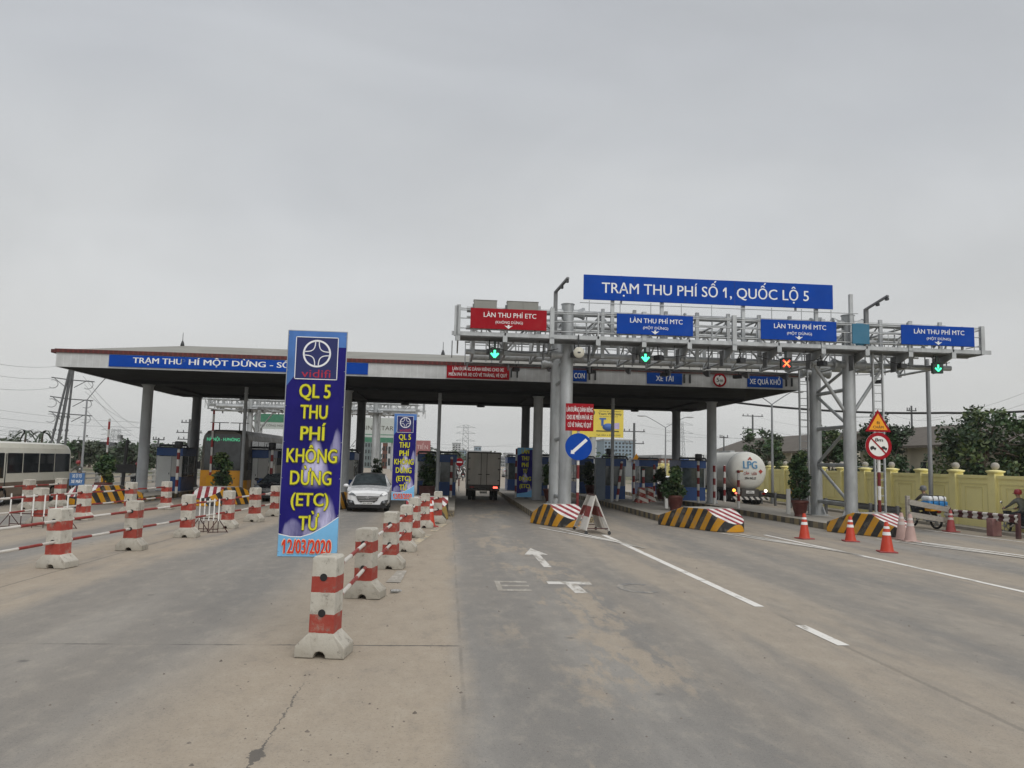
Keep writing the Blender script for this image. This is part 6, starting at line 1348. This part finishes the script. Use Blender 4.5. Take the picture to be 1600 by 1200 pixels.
wl = [((-60, 556), (92, 572)), ((-60, 574), (90, 590)), ((-60, 598), (88, 605)), ((-60, 631), (230, 660)), ((-60, 645), (240, 668)), ((-60, 655), (235, 690))]
for i, (a, b_) in enumerate(wl): wire('thin grey wire left of the pylon, %s from the top' % ORD[i], [P3(*a, 60 if i < 3 else 150), P3(*b_, Yp if i < 3 else 150)], .014 if i < 3 else .025)
for i, (a, b_) in enumerate((((130, 588), (245, 672)), ((132, 600), (245, 690)), ((133, 612), (245, 655)), ((134, 640), (242, 700)))): wire('thin slanting wire between lamp and first column, %s from the top' % ORD[i], [P3(*a, Yp), P3(*b_, 170)], .016)
for i, (a, b_) in enumerate((((640, 700), (905, 681)), ((640, 690), (905, 692)), ((1000, 664), (1290, 690)), ((1000, 676), (1290, 678)), ((1180, 650), (1330, 668)), ((1180, 664), (1330, 690)))): wire('thin far wire behind the canopy, number %s from the left top' % ORD[i], [P3(*a, 200), P3(*b_, 150 if i > 1 else 230)], .02)
for i, (a, b_) in enumerate((((1440, 655), (1640, 598)), ((1440, 668), (1640, 616)), ((1440, 690), (1640, 640)), ((1330, 655), (1470, 672)), ((1380, 640), (1470, 655)))): wire('thin wire behind the dark trees at the right, %s from the top' % ORD[i], [P3(*a, 85), P3(*b_, 60)], .011)
wire('thick black cable running from the canopy end across the right trees', [P3(1134, 627, 52.3), P3(1480, 645, 47), P3(1700, 634, 44)], .075, cabm, None, 'overhead_cable')

# ---------------------------------------------------------------- billboards, far blocks
def billboard(label, x0, x1, y0, y1, Yd, mat, legs=1):
    a, b_ = Q(x0, y0, Yd), Q(x1, y1, Yd); r = thing('billboard', label, 'billboard', ((a.x+b_.x)/2, Yd, 0)); w2 = (b_.x-a.x)/2
    g = MB(); g.b2(-w2, w2, 0, .3, b_.z, a.z); pn = g.build('panel', mat, r)
    for i in range(legs):
        x = 0 if legs == 1 else -w2*.7+i*1.4*w2/(legs-1); g = MB(); g.tube((x, .5, 0), (x, .5, a.z-.2), .5 if legs == 1 else .22, n=14); g.b2(x-.2, x+.2, .3, .5, b_.z+.2, a.z-.2); g.build('leg', colgrey, r)
    return r, pn, w2, b_.z, a.z
yb_ = M('yellow billboard print', lin('#d6c14f'), .6, 0, .06, .3, .05); inkb = M('dark billboard ink', (.06, .055, .04), .6, 0, .05, 2, 0)
r, pn, w2, z0, z1 = billboard('yellow billboard with a blue machine seen under the canopy', 880, 974, 637, 684, 110, yb_); Hb = z1-z0
LINE(pn, [inkb], '10', -w2*.05, z0+Hb*.77, Hb*.17, -.01, w2*.2, .03); LINE(pn, [inkb], 'Years Warranty', w2*.55, z0+Hb*.79, Hb*.08, -.01, w2*.78, .03); LINE(pn, [inkb], 'Oil free air compressor', w2*.55, z0+Hb*.90, Hb*.045, -.01, w2*.72, .01); LINE(pn, [inkb], 'for peace of mind', w2*.5, z0+Hb*.72, Hb*.035, -.01, w2*.6, .005); LINE(pn, [inkb], 'Tel. 024 3 555 0 555', w2*.5, z0+Hb*.05, Hb*.05, -.01, w2*.8, .01)
g = MB(); g.lathe([(0, -.05), (1, -.03), (1, 0)], (0, 0, 0), 20, ax='y'); g.v = [(x*w2*.2+w2*.50, y*.5-.01, z*Hb*.13+z0+Hb*.36) for x, y, z in g.v]; g.b2(w2*.26, w2*.34, -.04, -.005, z0+Hb*.40, z0+Hb*.62); g.b2(w2*.20, w2*.42, -.04, -.005, z0+Hb*.62, z0+Hb*.68); g.build('machine_picture', [M('printed blue', lin('#3a5fa0'), .6)], pn)
g = MB(); g.plate([(w2*.66, z0+Hb*.30), (w2*.86, z0+Hb*.30), (w2*.86, z0+Hb*.52), (w2*.66, z0+Hb*.50)], -.03, .02); g.build('pump_picture', M('printed lilac', lin('#b0a3c8'), .6), pn)
g = MB(); g.b2(w2*.1, w2*.85, -.04, -.01, z0+Hb*.20, z0+Hb*.235); g.build('base_picture', inkb, pn)
r, pn, w2, z0, z1 = billboard('white and green billboard behind the small banner', 560, 622, 652, 692, 150, M('pale billboard print', (.42, .45, .43), .6, 0, .05, .3, 0), 2); Hb = z1-z0
LINE(pn, [inkb], 'SINOSTAR', 0, z0+Hb*.50, Hb*.17, -.02, w2*1.5, .0); g = MB(); g.b2(-w2, w2, -.03, -.01, z0, z0+Hb*.2); g.b2(-w2, w2, -.03, -.01, z0+Hb*.3, z0+Hb*.33); g.build('green_band', M('printed green', (.04, .17, .10), .6), pn)
r, pn, w2, z0, z1 = billboard('green topped billboard beside the left gantry column', 398, 458, 646, 671, 100, M('pale billboard print', (1, 1, 1)), 2); Hb = z1-z0
g = MB(); g.b2(-w2, w2, -.03, -.01, z0+Hb*.45, z1); g.build('green_band', M('printed green', (1, 1, 1)), pn); LINE(pn, [inkb], 'KHU CÔNG NGHIỆP', 0, z0+Hb*.16, Hb*.14, -.02, w2*1.6, .0)
r, pn, w2, z0, z1 = billboard('dusty pink billboard behind the booths left of the truck', 648, 672, 688, 712, 130, M('dusty pink billboard', (.30, .12, .12), .7, 0, .1, .4, .2), 2); LINE(pn, [M('pale pink ink', (.5, .36, .35), .6)], 'TIẾN', 0, z0+(z1-z0)*.42, (z1-z0)*.28, -.02, w2*1.4, .02)
def block(label, px0, px1, pyt, Yd, mat, rows, cols_, roof=None, dep=14):
    a, b_ = Q(px0, pyt, Yd), Q(px1, pyt, Yd); r = thing('far_building', label, 'building', ((a.x+b_.x)/2, Yd, -.02), 0, 'far buildings along the road'); w2 = (b_.x-a.x)/2; h = a.z
    g = MB(); g.b2(-w2, w2, 0, dep, 0, h); g.build('wall', mat, r); g = MB(); g.b2(-w2-.2, w2+.2, -.2, dep+.2, h, h+.5); g.build('roof', roof or concd, r)
    for i in range(rows):
        for j in range(cols_):
            x = -w2+(j+.5)*2*w2/cols_; z = h*(i+.6)/(rows+.3); g = MB(); ww, hh_ = w2/cols_*.55, h/rows*.26; g.b2(x-ww, x+ww, -.08, -.0, z-hh_, z+hh_); g.build('window', glassd, r)
concd = M('far grey concrete', (.30, .31, .32), .8, 0, .06, .2, .1); farw = M('far haze paled wall', (.44, .45, .45), .8, 0, .05, .2, .1); farb = M('far haze blue wall', (.23, .30, .36), .7, 0, .05, .2, .1); brick = M('far red brown wall', (.22, .10, .07), .8, 0, .1, .3, .2)  # pale and blue grey far walls have distance haze put into their colour
block('tall pale slab block left of the lattice pylon', 707, 720, 693, 420, farw, 9, 3); block('blue grey glass block left of the truck', 719, 729, 704, 330, farb, 7, 3); block('low wide far block behind the truck roof', 724, 766, 705, 390, farw, 4, 9)
block('far blue tower peeping over the truck', 742, 752, 698, 430, farb, 6, 2); block('far grey block behind the truck right side', 783, 792, 714, 300, concd, 3, 3); block('pale block between truck and banner', 790, 802, 709, 340, farw, 4, 3)
block('big blue grey block under the yellow billboard', 944, 993, 688, 260, farb, 8, 9); block('low grey hall right of the billboard booth', 990, 1022, 720, 140, concd, 1, 6); block('red brown low house behind the bushy planter', 1035, 1062, 716, 110, brick, 1, 4); block('grey green block left of the small banner', 566, 588, 688, 180, M('far grey green wall', (.16, .20, .20), .8, 0, .06, .2, .1), 4, 5); block('white block behind the small distant bush', 606, 618, 690, 170, farw, 2, 2); block('brown far block beside the gantry column', 598, 607, 692, 175, brick, 3, 2)
block('pale house left of the keep left sign', 858, 874, 713, 200, farw, 2, 3)
# low misty hill and left parapet
g = MB(); p = Q(160, 690, 430); n = 24
for i in range(n):
    a0, a1 = math.pi*i/n, math.pi*(i+1)/n
    for yy in range(4):
        f0, f1 = math.cos(yy/4*1.57), math.cos((yy+1)/4*1.57); R0 = 26
        q = lambda a, f, k: (p.x-R0*math.cos(a)*f*(1+.2*math.sin(a*3)), 430+k*20, max(-.5, p.z*math.sin(a)*f)); g.add([q(a0, f0, yy), q(a1, f0, yy), q(a1, f1, yy+1), q(a0, f1, yy+1)], [(0, 1, 2, 3)], 0, True)
struct(g, 'hill', M('misty hill scrub', (.14, .15, .12), .9, 0, .15, .05, .2))
par = M('grey parapet', (.36, .36, .34), .8, 0, .08, 2, .3); r = thing('roadside_parapet', 'pale grey parapet railing along the left road edge', 'railing', (-23.3, 30, 0))
for z in (.18, .62, .92): g = MB(); g.b2(-.06, .06, 0, 60, z-.05, z+.05); g.build('rail', par, r)
for i in range(31): g = MB(); g.b2(-.1, .1, i*2-.1, i*2+.1, -.02, 1.02); g.lathe([(.13, 1.02), (.13, 1.06), (0, 1.10)], (0, i*2, 0), 10); g.build('post', par, r)

# ---------------------------------------------------------------- haze
g = MB(); g.b2(-1100, 1100, -70, 1500, -1.2, 60); hzo = g.build('haze', bpy.data.materials.new('thin haze'))
hm = hzo.data.materials[0]; hm.use_nodes = True; ht = hm.node_tree; ht.nodes.clear(); ho = ht.nodes.new('ShaderNodeOutputMaterial'); hv = ht.nodes.new('ShaderNodeVolumePrincipled')
hv.inputs['Color'].default_value = (.92, .94, .95, 1); hv.inputs['Density'].default_value = .0003; hv.inputs['Anisotropy'].default_value = .2; ht.links.new(hv.outputs[0], ho.inputs['Volume'])
tag(hzo, 'thin grey haze over the whole toll plaza', None, None, 'stuff')
